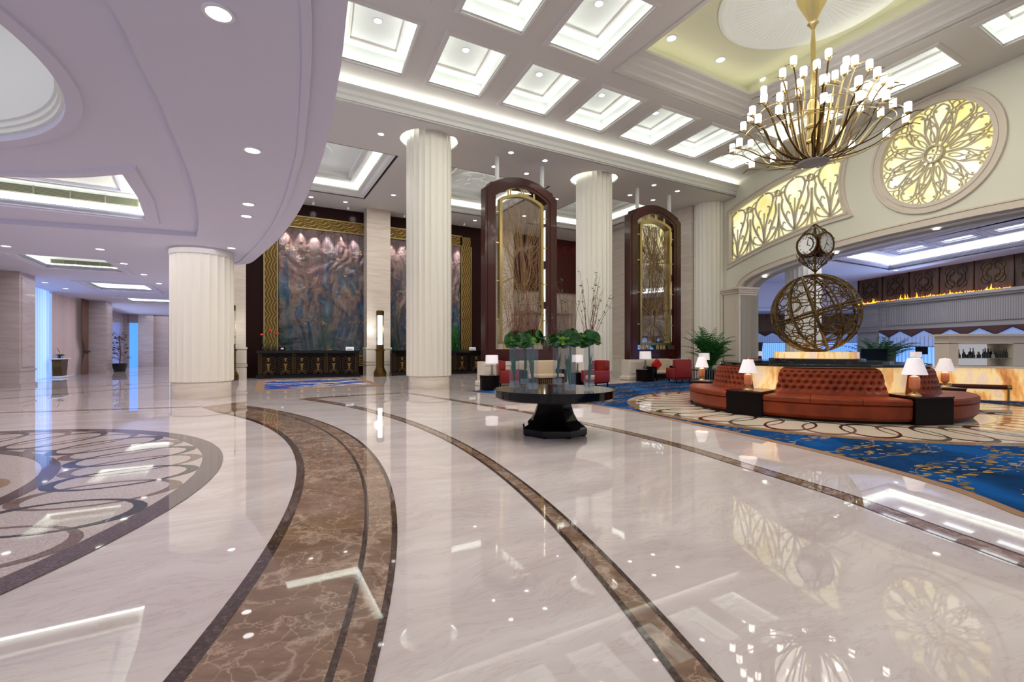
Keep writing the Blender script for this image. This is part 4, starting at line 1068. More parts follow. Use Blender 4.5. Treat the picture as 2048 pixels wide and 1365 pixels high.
mb = MB(); lbox(mb, -.1-fw, Wm+.1+fw, -.1, .03, 0, fw*.9); o = mb.build('bottom_scallop_band', 'gold_frame', mur); o.location = (0, 0, -fw*.9-.1)
for nm_, x0 in (('left_scallop_band', -fw-.1), ('right_scallop_band', Wm+.12)):
    mb = MB(); lbox(mb, 0, fw, -.1, .03, -.1, Hm+.58); o = mb.build(nm_, 'gold_frame_v', mur); o.location = (x0, 0, 0)
mb = MB()
for x in (-.06, Wm+.06, -.1-fw, Wm+.14+fw): lbox(mb, x-.03, x+.03, -.16, .03, -.1, Hm)
for z in (-.06, Hm+.01, -fw*.9-.1, Hm+fw+.03): lbox(mb, -.1, Wm+.1, -.16, .03, z-.03, z+.03)
mb.build('moulding', 'brass', mur)

# ================================================================== reception desks
def desk(loc, rz, L, label):
    t = thing('reception_desk', label, 'reception desk', loc, rz, 'black marble reception desks'); h = 1.36
    mb = MB(); lbox(mb, -L/2, L/2, 0, .8, h-.07, h); lbox(mb, -L/2, L/2, -.05, .8, h-.12, h-.05); mb.build('counter_top', 'black_marble', t)
    mb = MB(); lbox(mb, -L/2+.03, L/2-.03, .03, .78, .18, h-.12); mb.build('body', 'black_wood', t)
    mb = MB(); lbox(mb, -L/2-.02, L/2+.02, -.06, .8, 0, .18); mb.build('plinth', 'black_marble', t)
    mb = MB(); fr = lambda u, v, w_: (u, .03-w_, v)
    for k in range(4):
        x = -L/2+.15+k*(L-.3)/3
        mb = MB()
        for d in (-.06, 0, .06): mb.stroke([(x+d, .2), (x+d, h-.14)], .007, 0, .012, fr)
        mb.build('stile_line', 'fret_gold', t)
    for k in range(3):
        mb = MB(); xc = -L/2+.15+(k+.5)*(L-.3)/3
        for sg in (-.28, .28):
            mb = MB(); x = xc+sg*(L-.3)/3*.9; 
            mb.plate([[(x-.09, .72), (x+.09, .72), (x+.05, .64), (x+.02, .36), (x-.02, .36), (x-.05, .64)]], 0, .03, fr)
            mb.plate([[(x-.06, 1.0), (x+.06, 1.0), (x+.02, .8), (x-.02, .8)]], 0, .03, fr)
            for r in (.12, .17, .22): mb.stroke([(x+r*cos(a), .2+r*sin(a)) for a in [pi*q/10 for q in range(11)]], .008, 0, .02, fr)
            for q in range(7):
                for s2 in (-1, 1):
                    zb = .32+q*.11; mb.stroke(catmull([(x+s2*.05, zb-.05), (x+s2*.16, zb+.06), (x+s2*.3, zb), (x+s2*.34, zb-.06)], 3), .007, 0, .012, fr)
            mb.build('fretwork', 'fret_gold', t)
    return t
d0, d1 = Vector((-12.35, 22.95)), Vector((-8.0, 24.85)); drz = atan2((d1-d0)[1], (d1-d0)[0]); dc = (d0+d1)/2
desk((dc[0]+.1, dc[1]-.2, 0), drz, (d1-d0).length, 'black marble reception desk with fan fretwork left of the floor lantern')
e0 = Vector((-4.6, 26.6)); 
desk(tuple(P(9.55, 25.55)), AANG, 5.6, 'black marble reception desk partly hidden behind the tall column')
# desk items
def on_desk(u, v): d = (d1-d0).normalized(); n_ = Vector((-d[1], d[0])); p = d0+d*u+n_*v; return (p[0], p[1], 1.36)
L_ = (d1-d0).length
vz = None
for k, (u, hz) in enumerate(((.28, .26), (.5, .3), (.72, .22))):
    lb = ['leftmost dark bottle vase with a red bloom on the reception desk', 'middle dark bottle vase with the tallest red bloom on the reception desk', 'right dark bottle vase with a low red bloom on the reception desk'][k]
    t = thing('bud_vase', lb, 'vase', on_desk(u, .3), 0, 'bud vases on the left desk')
    MB().lathe([(.05, 0), (.055, .02), (.055, hz*.6), (.02, hz*.8), (.02, hz)], (0, 0, 0), 16).build('bottle', 'bottle_dark', t, smooth=40)
    dx = (-.06, .1, .18)[k]; zt = (.75, .95, .8)[k]
    mb = MB(); mb.tube(catmull([(0, 0, hz), (dx*.4, 0, zt*.6), (dx, 0, zt)], 4), .008, 5)
    for q in range(3): a = q*2.1; mb.tube([(0, 0, hz), (.07*cos(a), .05*sin(a), hz+.15), (.12*cos(a), .1*sin(a), hz+.12)], [.006, .02, .004], 5)
    mb.build('stem', 'leaf_mid', t)
    mb = MB()
    for q in range(7):
        a = q*2*pi/7; rr = .09; mb.tube([(dx, 0, zt), (dx+rr*.7*cos(a), rr*.7*sin(a), zt+.05), (dx+rr*cos(a), rr*sin(a), zt+.0)], [.01, .045, .012], 6)
    mb.build('bloom', 'flower_red', t, smooth=60)
t = thing('desk_sign', 'small dark framed card beside the red flowers on the desk', 'sign', on_desk(1.12, .2), drz)
MB().box((0, 0, .09), (.3, .03, .17)).build('frame', 'black_wood', t); MB().box((0, -.018, .1), (.13, .006, .08)).build('card', 'paper', t)
t = thing('name_plate', 'white angled sign on the right end of the left reception desk', 'sign', on_desk(L_-.45, .15), drz, 'white desk signs')
mb = MB(); mb.add([(-.2, -.05, 0), (.2, -.05, 0), (.2, .08, 0), (-.2, .08, 0), (-.2, .0, .19), (.2, .0, .19)], [(0, 3, 2, 1), (0, 1, 5, 4), (3, 4, 5, 2), (0, 4, 3), (1, 2, 5)]); mb.build('plate', 'paper', t)
MB().box((0, -.048, .07), (.28, .004, .03)).build('lettering_bar', 'stone_grey', t)
c = dup(t, tuple(P(11.6, 25.7, 1.36)), AANG, 'white angled sign on the right reception desk behind the column')
for k, (u, w_) in enumerate(((1.75, .3), (2.6, .36), (3.5, .5))):
    tag(MB().rbox((0, 0, .012), (w_, .22, .022), drz, .008).build('blotter', 'black_wood'), ['small dark desk pad near the framed card on the desk', 'dark desk pad at the middle of the left reception desk', 'long dark desk pad near the white sign on the desk'][k], 'desk pad').location = on_desk(u, .25)

# ================================================================== floor lantern
def lantern(loc, rz, label, group=None):
    t = thing('floor_lantern', label, 'floor lamp', loc, rz, group)
    mb = MB(); mb.lathe([(.34, 0), (.34, .22), (.3, .3), (.24, .42), (.22, .5), (.22, 1.32), (.26, 1.36), (.26, 1.42), (.18, 1.44)], (0, 0, 0), 8); mb.build('pedestal', 'bronze', t, smooth=20)
    mb = MB(); mb.lathe([(.2, 1.44), (.2, 1.66)], (0, 0, 0), 8); mb.build('lower_cap', 'bronze', t); mb = MB(); mb.lathe([(.21, 3.2), (.21, 3.42), (.17, 3.46)], (0, 0, 0), 8); mb.build('upper_cap', 'bronze', t)
    mb = MB(); mb.lathe([(.11, 1.66), (.11, 3.2)], (0, 0, 0), 20); mb.build('light_tube', 'tube_light', t, smooth=40)
    mb = MB()
    for k in range(8):
        a = 2*pi*k/8+pi/8; mb.tube([(.19*cos(a), .19*sin(a), 1.66), (.19*cos(a), .19*sin(a), 3.2)], .011, 5)
    for z in (1.95, 2.0): mb.tube([(.19*cos(2*pi*k/8+pi/8), .19*sin(2*pi*k/8+pi/8), z) for k in range(8)], .009, 5, True)
    mb.build('cage', 'bronze', t)
    l = bpy.data.lights.new('lantern_glow', 'POINT'); l.energy = 45; l.color = (.95, 1, 1); l.shadow_soft_size = .2
    lo = bpy.data.objects.new('lantern_glow', l); COL.objects.link(lo); lo.location = (0, -.32, 2.5); lo.parent = t
    return t
lantern(tuple(fl(760, 753.2)), 0, 'tall bronze floor lantern glowing in front of the marble pillar', 'floor lanterns')
lantern(tuple(P(-.7, 25.3)), 0, 'bronze floor lantern hidden behind the squat column', 'floor lanterns')

# ================================================================== plants
def frond(mb, base, direc, L, up, n=12, leaf=.3, droop=1., w_=.03):
    d = Vector((cos(direc), sin(direc), 0)); pts = []
    for k in range(n+1):
        t = k/n; pts.append(Vector(base)+d*(L*t*(.35+.65*t))*.9+Vector((0, 0, up*(1.6*t-droop*.95*t*t))))
    mb.tube(pts, [.012*(1-.7*k/n)+.003 for k in range(n+1)], 4)
    for k in range(2, n+1):
        p = pts[k]; tg = (pts[k]-pts[k-1]).normalized(); sd = tg.cross(Vector((0, 0, 1)))
        if sd.length < .01: sd = Vector((1, 0, 0))
        sd.normalize(); ll = leaf*(sin(pi*min(1, .25+.75*k/n))*.8+.3)
        for sg in (-1, 1):
            e = p+sd*sg*ll*.75+tg*ll*.55+Vector((0, 0, -ll*.35)); m_ = (p+e)/2+Vector((0, 0, ll*.1)); wv = tg*w_
            mb.add([p, m_+wv, e, m_-wv], [(0, 1, 2, 3)])
def palm(loc, label, h=1.9, n=22, seed=1, potr=.26, poth=.42, group='areca palms', spread=1., leaf=.32):
    r = random.Random(seed); t = thing('potted_palm', label, 'palm', loc, 0, group)
    MB().lathe([(potr*.72, 0), (potr*.8, .03), (potr, poth*.9), (potr*1.05, poth), (potr*.9, poth), (potr*.88, poth-.05), (.01, poth-.05)], (0, 0, 0), 24).build('pot', 'pot_black', t, smooth=40)
    mb = MB()
    for k in range(n):
        a = k*2.4+r.uniform(-.3, .3); hh = h*r.uniform(.55, 1.); L = h*.6*r.uniform(.35, 1.15)*spread
        frond(mb, (.05*cos(a), .05*sin(a), poth-.06), a, L, hh*.92, 14, leaf*r.uniform(.8, 1.1), r.uniform(.55, 1.05))
    mb.build('fronds', 'leaf_dark' if seed == 3 else 'leaf_mid', t)
    return t
p4 = at(1408, 735, .0)
palm((9.45, 22.7, .0075), 'large areca palm in front of the far column beside the arch wall', 2.3, 74, 1, .28, .42, leaf=.38, spread=.85)
palm(tuple(P(10.75, 26.5)), 'green palm standing behind the right reception desk', 2.9, 40, 2, .2, spread=.22, leaf=.28)
palm((17.4, 22.4, 0), 'palm behind the black television panel in the bar lounge', 2.0, 44, 3, spread=1.2, leaf=.4)
t = thing('potted_tree', 'small bushy tree in a black pot against the left corridor wall', 'plant', (-25.2, 30.5, 0))
MB().lathe([(.3, 0), (.42, .5), (.45, .52), (.4, .52), (.38, .46), (.01, .46)], (0, 0, 0), 20).build('pot', 'pot_black', t, smooth=40)
mb = MB(); mb.tube(catmull([(0, 0, .46), (.06, 0, 1.2), (-.04, 0, 2.3)], 5), .035, 6)
rr_ = random.Random(4); lv = MB()
for k in range(46):
    z = rr_.uniform(.75, 2.45); a = rr_.uniform(0, 2*pi); L = rr_.uniform(.2, .5)*(1.1 if z < 2 else .9)
    e = Vector((L*cos(a), L*sin(a), z+.1)); mb.tube([(0, 0, z-.15), e], .008, 4)
    for q in range(9):
        aa = rr_.uniform(0, 2*pi); dv = Vector((cos(aa), sin(aa), rr_.uniform(-.5, .3)))*.19; s_ = Vector((-sin(aa), cos(aa), 0))*.05
        b_ = e+Vector((rr_.uniform(-.08, .08), rr_.uniform(-.08, .08), rr_.uniform(-.05, .05))); lv.add([b_, b_+dv*.5+s_, b_+dv, b_+dv*.5-s_], [(0, 1, 2, 3)])
mb.build('trunk', 'twig', t); lv.build('foliage', 'leaf_dark', t)
# console table with orchid in the left wing
ct = at(134, 752, 0); cl = (-22.55, 23.7)
t = thing('console_table', 'console table with white top and curved bronze base before the left window', 'table', (cl[0], cl[1], 0), AANG+pi/2)
mb = MB(); lbox(mb, -.85, .85, -.22, .22, .93, .97); mb.build('table_top', 'paper', t)
mb = MB()
pr = catmull([(.32, .1), (.36, .3), (.45, .55), (.5, .8), (.62, .92)], 4)
mb.plate([[(-x, z) for x, z in pr]+[(x, z) for x, z in pr[::-1]]], -.17, .17, lambda u, v, w_: (u, w_, v)); mb.build('base', 'bronze', t)
MB().rbox((0, 0, .05), (.8, .4, .1), 0, .03).build('foot', 'paper', t)
t = thing('orchid', 'small orchid in a blue bowl on the console table', 'plant', (cl[0], cl[1], .972))
MB().lathe([(.07, 0), (.13, .08), (.12, .09), (.01, .05)], (0, 0, 0), 16).build('bowl', 'rug_blue', t, smooth=40)
mb = MB()
for k in range(7):
    a = k*.9; mb.tube([(0, 0, .06), (.1*cos(a), .1*sin(a), .18), (.2*cos(a), .2*sin(a), .14)], [.01, .03, .005], 5)
mb.tube(catmull([(0, 0, .06), (-.05, 0, .35), (-.12, -.02, .52)], 4), .006, 5); mb.build('stalk', 'leaf_dark', t)
mb = MB()
for k in range(5): 
    for q in range(5):
        a = q*2*pi/5; c_ = Vector((-.04-.03*k, 0, .3+.05*k)); mb.add([c_, c_+Vector((.03*cos(a), .01, .03*sin(a))), c_+Vector((.045*cos(a+.3), .01, .045*sin(a+.3))), c_+Vector((.03*cos(a+.6), .01, .03*sin(a+.6)))], [(0, 1, 2, 3)])
mb.build('petals', 'flower_red', t)

# ================================================================== wooden screens
def scr_outline(hw, z0, zs, za, ch, n=16):
    """arched outline with stepped shoulders"""
    pts = [(-hw, z0), (-hw, zs)]; pts += [(-hw+ch*.55, zs+ch*.35), (-hw+ch*.75, zs+ch*.75), (-hw+ch*1.05, zs+ch*.8)] if ch > .12 else [(-hw+ch, zs+ch)]
    x0 = pts[-1][0]; zb = pts[-1][1]
    for k in range(1, n):
        u = k/n; x = x0*(1-2*u); pts.append((x, zb+(za-zb)*(1-(x/x0)**2)))
    pts += [(-p[0], p[1]) for p in reversed(pts[:pts.index((x0, zb))+1])]
    return pts
def screen(loc, rz, label, mirror, eyes, seed):
    t = thing('wooden_screen', label, 'screen', loc, rz, 'tall arched screens hung between the columns')
    fr = lambda u, v, w_: (u, w_, v)
    o1 = scr_outline(1.66, .95, 7.66, 8.28, .32); i1 = scr_outline(1.2, 1.42, 7.42, 7.86, .14)
    mb = MB(); mb.plate([o1, i1], -.19, .19, fr); mb.build('timber_frame', 'dark_wood', t)
    mb = MB(); mb.plate([inset(o1, .1), inset(i1, -.12)], -.215, -.19, fr); mb.build('raised_moulding', 'dark_wood', t)
    g1 = scr_outline(1.02, 1.62, 7.3, 7.62, .1); g2 = scr_outline(.9, 1.74, 7.22, 7.52, .08)
    mb = MB(); mb.plate([g1, g2], -.17, .03, fr); mb.build('brass_frame', 'brass', t)
    mb = MB()
    for z in (2.6, 4.1, 5.6, 6.8):
        for sx in (-1, 1): MB().box((sx*1.11, -.1, z), (.2, .05, .05)).build('brass_pin', 'gold_bright', t)
    for x in (-.6, -.5, 0, .1, .6): MB().box((x, -.1, 7.72-.25*x*x), (.05, .05, .28)).build('brass_pin', 'gold_bright', t)
    for x in (-.75, -.55, -.3, .3, .55, .75): MB().box((x, -.02, 1.52), (.05, .05, .22)).build('brass_pin', 'gold_bright', t)
    mb = MB()
    for z0_, z1_ in ((1.8, 3.1), (3.4, 4.75), (5.1, 6.5), (6.65, 7.2)): MB().box((1.185, .02, (z0_+z1_)/2), (.03, .06, z1_-z0_)).build('light_strip', 'screen_strip', t)
    for x in (-.45, .3): MB().box((x, .05, 7.8-.15*x*x), (.55, .04, .03)).build('light_strip', 'screen_strip', t)
    if mirror: 
        mb = MB(); mb.plate([i1], .02, .04, fr); mb.build('mirror_pane', 'mirror', t)
    # woven rods
    mb = MB(); r = random.Random(seed)
    def inside(x, z): return abs(x) < .9 and 1.72 < z < 7.52-.2*abs(x)
    for (ex, ez, ea, eb, n_, fil) in eyes:
        for f in (1., .93): mb.tube([(ex+ea*f*cos(2*pi*k/24), -.05, ez+eb*f*sin(2*pi*k/24)) for k in range(24)], .012, 4, True)
    for k in range(190):
        ex, ez, ea, eb, n_, fil = eyes[k % len(eyes)]
        a = r.uniform(0, 2*pi); x, z = ex+ea*cos(a), ez+eb*sin(a)
        dx, dz = cos(a)*.8, sin(a)*1.1+.25; pts = []
        bend = r.uniform(-.25, .25)
        for q in range(26):
            if not inside(x, z): break
            pts.append((x, -.05+.02*(k % 3), z))
            L = hypot(dx, dz) or 1; dx, dz = dx/L, dz/L
            x += dx*.16; z += dz*.16
            dz += .05 if dz > -.2 else -.02; dx += bend*.12
        if len(pts) > 2: mb.tube(pts, .0075, 3)
    for k in range(44):
        x = r.uniform(-.88, .88); z = r.uniform(1.75, 5.5); dx = r.uniform(-.3, .3)
        pts = [(x+dx*q*.25+.1*sin(q*.7+k), -.03, z+q*.3) for q in range(9)]
        pts = [p for p in pts if inside(p[0], p[2])]
        if len(pts) > 2: mb.tube(pts, .0065, 3)
    mb.build('woven_rods', 'rod_brown', t)
    for x in (-1.05, 1.05): MB().box((x, .0, 8.52), (.12, .12, .93+.03)).build('hanger', 'white_post', t)
    return t
screen(tuple(P(.32+8.73, 16.72))if False else (.33, 19.2, 0), AANG, 'tall arched mahogany screen with brass rods, behind the flower table', False, [(.05, 4.7, .42, .75, 0, 0), (.1, 3.3, .22, .5, 0, 0)], 3)
screen((6.8, 22.82, 0), AANG, 'tall arched mahogany screen with a mirrored pane, right of the middle column', True, [(.0, 2.95, .16, .42, 0, 0), (.0, 5.6, .1, .2, 0, 0)], 9)
def plinth(loc, L, label):
    t = thing('screen_plinth', label, 'plinth', loc, AANG, 'stone plinths under the screens')
    mb = MB(); mb.rbox((0, 0, .48), (L, .5, .93), 0, .02, 1); mb.rbox((0, 0, .1), (L+.16, .62, .2), 0, .05, 2); mb.build('block', 'stone_trim', t)
    mb = MB()
    for k in range(4):
        x = -L/2+(k+.5)*L/4; mb.stroke([(x-L/10, .32), (x+L/10, .32), (x+L/10, .8), (x-L/10, .8)], .03, -.27, -.24, lambda u, v, w_: (u, w_, v), True)
    mb.build('panel_moulding', 'stone_trim', t)
plinth((.33, 19.2, 0), 3.6, 'pale stone plinth under the screen behind the flower table')
plinth((6.8, 22.82, 0), 3.6, 'pale stone plinth under the mirrored screen')

# ================================================================== flower table
t = thing('pedestal_table', 'round black lacquer table on a flared octagonal pedestal in the middle of the floor', 'table', (.70, 7.92, 0))
mb = MB(); mb.lathe([(.3, .6), (.96, .6), (.985, .625), (.985, .735), (1.0, .738), (1.0, .75)], (0, 0, 0), 96); mb.build('table_top', 'black_lacquer', t, smooth=20)
mb = MB(); mb.lathe([(.5, .0), (.5, .03), (.56, .03), (.56, .12), (.53, .15), (.47, .18), (.4, .25), (.34, .36), (.3, .48), (.285, .6)], (0, 0, 0), 8, a0=pi/8, a1=2*pi+pi/8); mb.build('pedestal', 'black_lacquer', t, smooth=15)
mb = MB()
for k in range(8):
    a = k*pi/4+pi/8; mb.lathe([(.03, 0), (.05, .02), (.03, .045)], (.5*cos(a), .5*sin(a), 0), 8)
mb.build('bun_foot', 'black_lacquer', t)
VS = [(1029, 777, .09, 'v'), (1049, 772, .085, 'v'), (1065.5, 782, .092, 'v'), (1115, 771, .088, 'v'), (1140, 784, .094, 'v'), (1178, 780, .09, 'v')]
labs = ['leftmost tall glass vase of tropical leaves on the black table', 'glass vase half hidden behind its neighbour in the left trio', 'glass vase at the right front of the left trio', 'rear glass vase at the left of the right trio', 'front middle glass vase of the right trio', 'rightmost tall glass vase on the black table']
r = random.Random(11)
for k, (px, py, rad, _) in enumerate(VS):
    p = at(px, py, .75); hv = .74
    t = thing('cylinder_vase', labs[k], 'vase', (p[0], p[1], .7505), 0, 'cylinder vases on the black table')
    MB().lathe([(rad, 0), (rad, hv), (rad-.006, hv), (rad-.006, .03), (.001, .025)], (0, 0, 0), 28).build('glass', 'glass', t, smooth=40)
    MB().lathe([(rad-.008, .03), (rad-.008, .12)], (0, 0, 0), 24).build('water', 'water', t, smooth=40)
    t2 = thing('floral_arrangement', labs[k].replace('tall glass vase', 'bunch').replace('glass vase', 'bunch')+', green leaves and bare twigs', 'flowers', (p[0], p[1], .7505), 0, 'leaf and twig arrangements')
    t2['label'] = ['leaf and red twig bunch in the leftmost vase', 'leaf and twig bunch in the rear vase of the left trio', 'leaf and twig bunch in the front vase of the left trio', 'leaf and twig bunch in the rear vase of the right trio', 'leaf bunch in the front middle vase of the right trio', 'leaf bunch with tall budding branches in the rightmost vase'][k]
    mb = MB(); a0 = r.uniform(0, 6)
    for q in range(16):
        a = (.5 if k % 2 else 2.4)+r.uniform(-.6, .6); tw = r.uniform(.35, 1.)
        b_ = Vector((0, .01*q-.05, .05)); rr = rad*.8
        e = Vector((rr*cos(a), rr*.4*sin(a)+.01*q-.05, .2+.42*tw)); m_ = (b_+e)/2+Vector((-.02*cos(a), 0, .06)); s_ = Vector((.016, .006, .02))
        mb.add([b_, m_+s_*1.2, e, m_-s_], [(0, 1, 2, 3)])
    mb.tube([(0, 0, .04), (.01, 0, .35), (0, 0, hv)], .012, 5)
    mb.build('inner_fronds', 'leaf_mid', t2)
    for nm_, mt, cnt, sc_ in (('dark_leaves', 'leaf_dark', 13, .1), ('green_leaves', 'leaf_mid', 16, .085), ('lime_blooms', 'leaf_lime', 6, .06)):
        mb = MB()
        for q in range(cnt):
            a = r.uniform(0, 2*pi); el = r.uniform(-.5, 1.0) if nm_ != 'lime_blooms' else r.uniform(-.3, .6)
            R_ = rad+.075; c_ = Vector((R_*cos(a)*cos(el), R_*sin(a)*cos(el), hv+.05+.1*sin(el)))
            nrm_ = Vector((cos(a)*cos(el*.6), sin(a)*cos(el*.6), sin(el)+.25)).normalized(); u_ = nrm_.cross(Vector((0, 0, 1))).normalized(); v_ = nrm_.cross(u_)
            s_ = sc_*r.uniform(.75, 1.15); pts = [c_+nrm_*.0]; m = 12
            for z in range(m):
                th = 2*pi*z/m; rr = s_*(1-.25*cos(th)); pts.append(c_+u_*(rr*sin(th)*.95)+v_*(rr*cos(th))+nrm_*(.025*cos(2*th)+.02))
            mb.add(pts, [(0, 1+z, 1+(z+1) % m) for z in range(m)])
        mb.build(nm_, mt, t2, smooth=80)
    mb = MB(); lf = MB()
    nt, hh = (19, 17, 19, 7, 8, 19)[k], (.95, .85, .92, .85, 1.12, 1.1)[k]
    for q in range(nt):
        a = r.uniform(0, 2*pi); sp = r.uniform(.06, .3 if k != 5 else .36); h2 = hh*r.uniform(.6, 1.05); pts = []
        for z in range(7):
            u = z/6; pts.append((rad*.3*cos(a)+sp*u*cos(a)+.012*sin(z*2+q), rad*.3*sin(a)+sp*u*sin(a), hv+.02+h2*u))
        mb.tube(pts, [.0045*(1-.6*z/6) for z in range(7)], 4)
        if (k in (3, 4) and q < 2) or (k == 5 and q % 2 == 0) or (k in (0, 2) and q % 5 == 0):
            for z in range(3, 7):
                for w_ in range(4 if z > 4 else 2):
                    aa = r.uniform(0, 2*pi); c_ = Vector(pts[z])+Vector((0, 0, r.uniform(-.04, .02))); dv = Vector((cos(aa), sin(aa), .5))*.045; s_ = Vector((-sin(aa), cos(aa), 0))*.014
                    lf.add([c_, c_+dv*.5+s_, c_+dv, c_+dv*.5-s_], [(0, 1, 2, 3)])
    mb.build('twigs', 'twig', t2)
    if lf.v: lf.build('bud_leaves', 'leaf_mid', t2)

# ================================================================== sofa island
def isl(r_, deg, z=0.): return (IC[0]+r_*cos(radians(deg)), IC[1]+r_*sin(radians(deg)), z)
core = thing('island_core', 'round onyx drum with black marble tiers supporting the globe', 'display base', (IC[0], IC[1], 0))
MB().lathe([(2.05, 0), (2.05, 1.036)], (0, 0, 0), 96).build('onyx_drum', 'onyx', core, smooth=40)
MB().lathe([(2.14, 1.036), (2.16, 1.045), (2.16, 1.085), (2.14, 1.1), (1.5, 1.1), (1.5, 1.14), (1.3, 1.14)], (0, 0, 0), 96).build('marble_top', 'black_marble', core, smooth=25)
MB().lathe([(1.0, 1.14), (1.0, 1.19), (.94, 1.2)], (0, 0, 0), 96).build('marble_step', 'black_marble', core, smooth=25)
MB().lathe([(.88, 1.19), (.88, 1.345), (.86, 1.35)], (0, 0, 0), 96).build('onyx_ring', 'onyx', core, smooth=25)
def tuft_back(a0, a1, r_top, r_bot, z0, z1, cols_, rows_):
    """curved buttoned back: outer face with diamond tufting"""
    nA, nZ = cols_*8, rows_*8; outer_, vs_, fs = [], [], []
    def face(u, v, depth):
        z = z0+(z1-z0)*v; tap = .045*(v**3)*3.
        a = radians(a0+(a1-a0)*u); mid = radians((a0+a1)/2); a = mid+(a-mid)*(1-.05*v-.06*max(0, v-.85)/.15*1.)
        r_ = r_bot+(r_top-r_bot)*v-depth
        return (r_*cos(a), r_*sin(a), z)
    for j in range(nZ+1):
        for i in range(nA+1):
            u, v = i/nA, j/nZ
            gx, gz = u*cols_, v*(rows_+.6)
            d = 0.
            if v < .86:
                best = 9
                for rz_ in (int(gz), int(gz)+1):
                    if rz_ < 1 or rz_ > rows_: continue
                    off = .5*(rz_ % 2); cx0 = round(gx-off)+off; dd = hypot((gx-cx0), (gz-rz_)*.9); best = min(best, dd)
                d = .05*math.exp(-(best/.24)**2)-.012*min(1, best*1.3)
            e = min(u, 1-u)*(a1-a0); edge = .06*math.exp(-(e/.5)) if e < 2 else 0
            top = .08*max(0, (v-.9)/.1)**2
            vs_.append(face(u, v, d+edge+top))
    W_ = nA+1
    for j in range(nZ):
        for i in range(nA): fs.append((j*W_+i, j*W_+i+1, (j+1)*W_+i+1, (j+1)*W_+i))
    k0 = len(vs_)
    for i in range(nA+1): 
        a = radians(a0+(a1-a0)*i/nA); mid = radians((a0+a1)/2); a2 = mid+(a-mid)*.9
        vs_.append((2.07*cos(a2), 2.07*sin(a2), z1-.01))
    for i in range(nA+1):
        a = radians(a0+(a1-a0)*i/nA); vs_.append((2.07*cos(a), 2.07*sin(a), z0))
    for i in range(nA): fs.append((nZ*W_+i, nZ*W_+i+1, k0+i+1, k0+i)); fs.append((k0+i, k0+i+1, k0+W_+i+1, k0+W_+i))
    for i in (0, nA):
        fs.append(tuple([j*W_+i for j in range(nZ+1)]+[k0+i, k0+W_+i]))
    return MB().add(vs_, fs)
tabs = [-149., -82.5, -12., 60., 139.]
sofas = [(-140.9, -90.6, 'tufted brown leather curved sofa facing the camera at the island front'), (-74.4, -20., 'curved brown leather sofa on the right side of the island'), (-4, 52, 'curved brown leather sofa hidden behind the island on the right'), (68, 131, 'curved brown leather sofa behind the island on the left'), (147, 202.2, 'curved brown leather sofa at the left end of the island')]
for a0, a1, lab in sofas:
    t = thing('curved_sofa', lab, 'sofa', (IC[0], IC[1], 0), 0, 'curved sofas of the island')
    n_ = 24; A0, A1 = radians(a0), radians(a1)
    def ringseg(prof, s0=A0, s1=A1, seg=24):
        mb = MB(); m = len(prof); vs_ = []; fs = []
        for k in range(seg+1):
            a = s0+(s1-s0)*k/seg; vs_ += [(r_*cos(a), r_*sin(a), z) for r_, z in prof]
        for k in range(seg):
            for i in range(m): fs.append((k*m+i, k*m+(i+1) % m, (k+1)*m+(i+1) % m, (k+1)*m+i))
        fs.append(tuple(range(m-1, -1, -1))); fs.append(tuple(seg*m+i for i in range(m))); return mb.add(vs_, fs)
    ringseg([(2.1, .06), (2.8, .06), (2.86, .12), (2.87, .33), (2.85, .35), (2.1, .35)]).build('base', 'leather', t, smooth=40)
    ns = 3
    for q in range(ns):
        b0 = A0+(A1-A0)*q/ns+(.002 if q else 0); b1 = A0+(A1-A0)*(q+1)/ns-.002
        ringseg([(2.1, .352), (2.85, .352), (2.88, .37), (2.88, .44), (2.85, .475), (2.1, .49)], b0, b1, 10).build('seat_cushion', 'leather', t, smooth=40)
    ringseg([(2.1, 0), (2.78, 0), (2.78, .06), (2.1, .06)]).build('toe_kick', 'black_wood', t)
    tuft_back(a0-.5, a1+1.0, 2.17, 2.3, .485, 1.03, 14, 4).build('tufted_back', 'leather', t, smooth=60)
tl = ['dark wood side table left of the front sofa', 'dark wood side table right of the front sofa', 'dark wood side table at the far right of the island', 'dark wood side table behind the island', 'dark wood side table at the far left of the island']
ll = ['lamp with orange onyx base left of the front sofa', 'largest lamp with orange onyx base right of the front sofa', 'lamp half hidden behind the largest lamp on the right', 'lamp with onyx base hidden behind the globe', 'lamp with orange onyx base at the far left of the island']
def tlamp(loc, label, base='onyx'):
    t = thing('table_lamp', label, 'lamp', loc, 0, 'onyx table lamps of the sofa island')
    MB().lathe([(.12, 0), (.12, .015), (.09, .035), (.085, .05), (.05, .065), (.03, .09)], (0, 0, 0), 20).build('foot', 'gold_bright', t, smooth=40)
    MB().lathe([(.03, .09), (.05, .11), (.095, .16), (.1, .2), (.1, .36), (.085, .41), (.04, .43)], (0, 0, 0), 8, a0=pi/8, a1=2*pi+pi/8).build('stone_body', 'lamp_onyx', t, smooth=20)
    MB().lathe([(.012, .43), (.012, .5)], (0, 0, 0), 8).lathe([(.006, .8), (.012, .82), (.004, .84)], (0, 0, 0), 8).build('stem', 'gold_bright', t)
    mb = MB(); mb.lathe([(.225, .45), (.12, .80), (.10, .80), (.21, .452)], (0, 0, 0), 40, cap=False); mb.build('lamp_shade', 'shade_cloth', t, smooth=60)
    l = bpy.data.lights.new('lamp_glow', 'POINT'); l.energy = 7; l.color = (1, .86, .68); l.shadow_soft_size = .06
    lo = bpy.data.objects.new('lamp_glow', l); COL.objects.link(lo); lo.location = (0, 0, .6); lo.parent = t
    return t
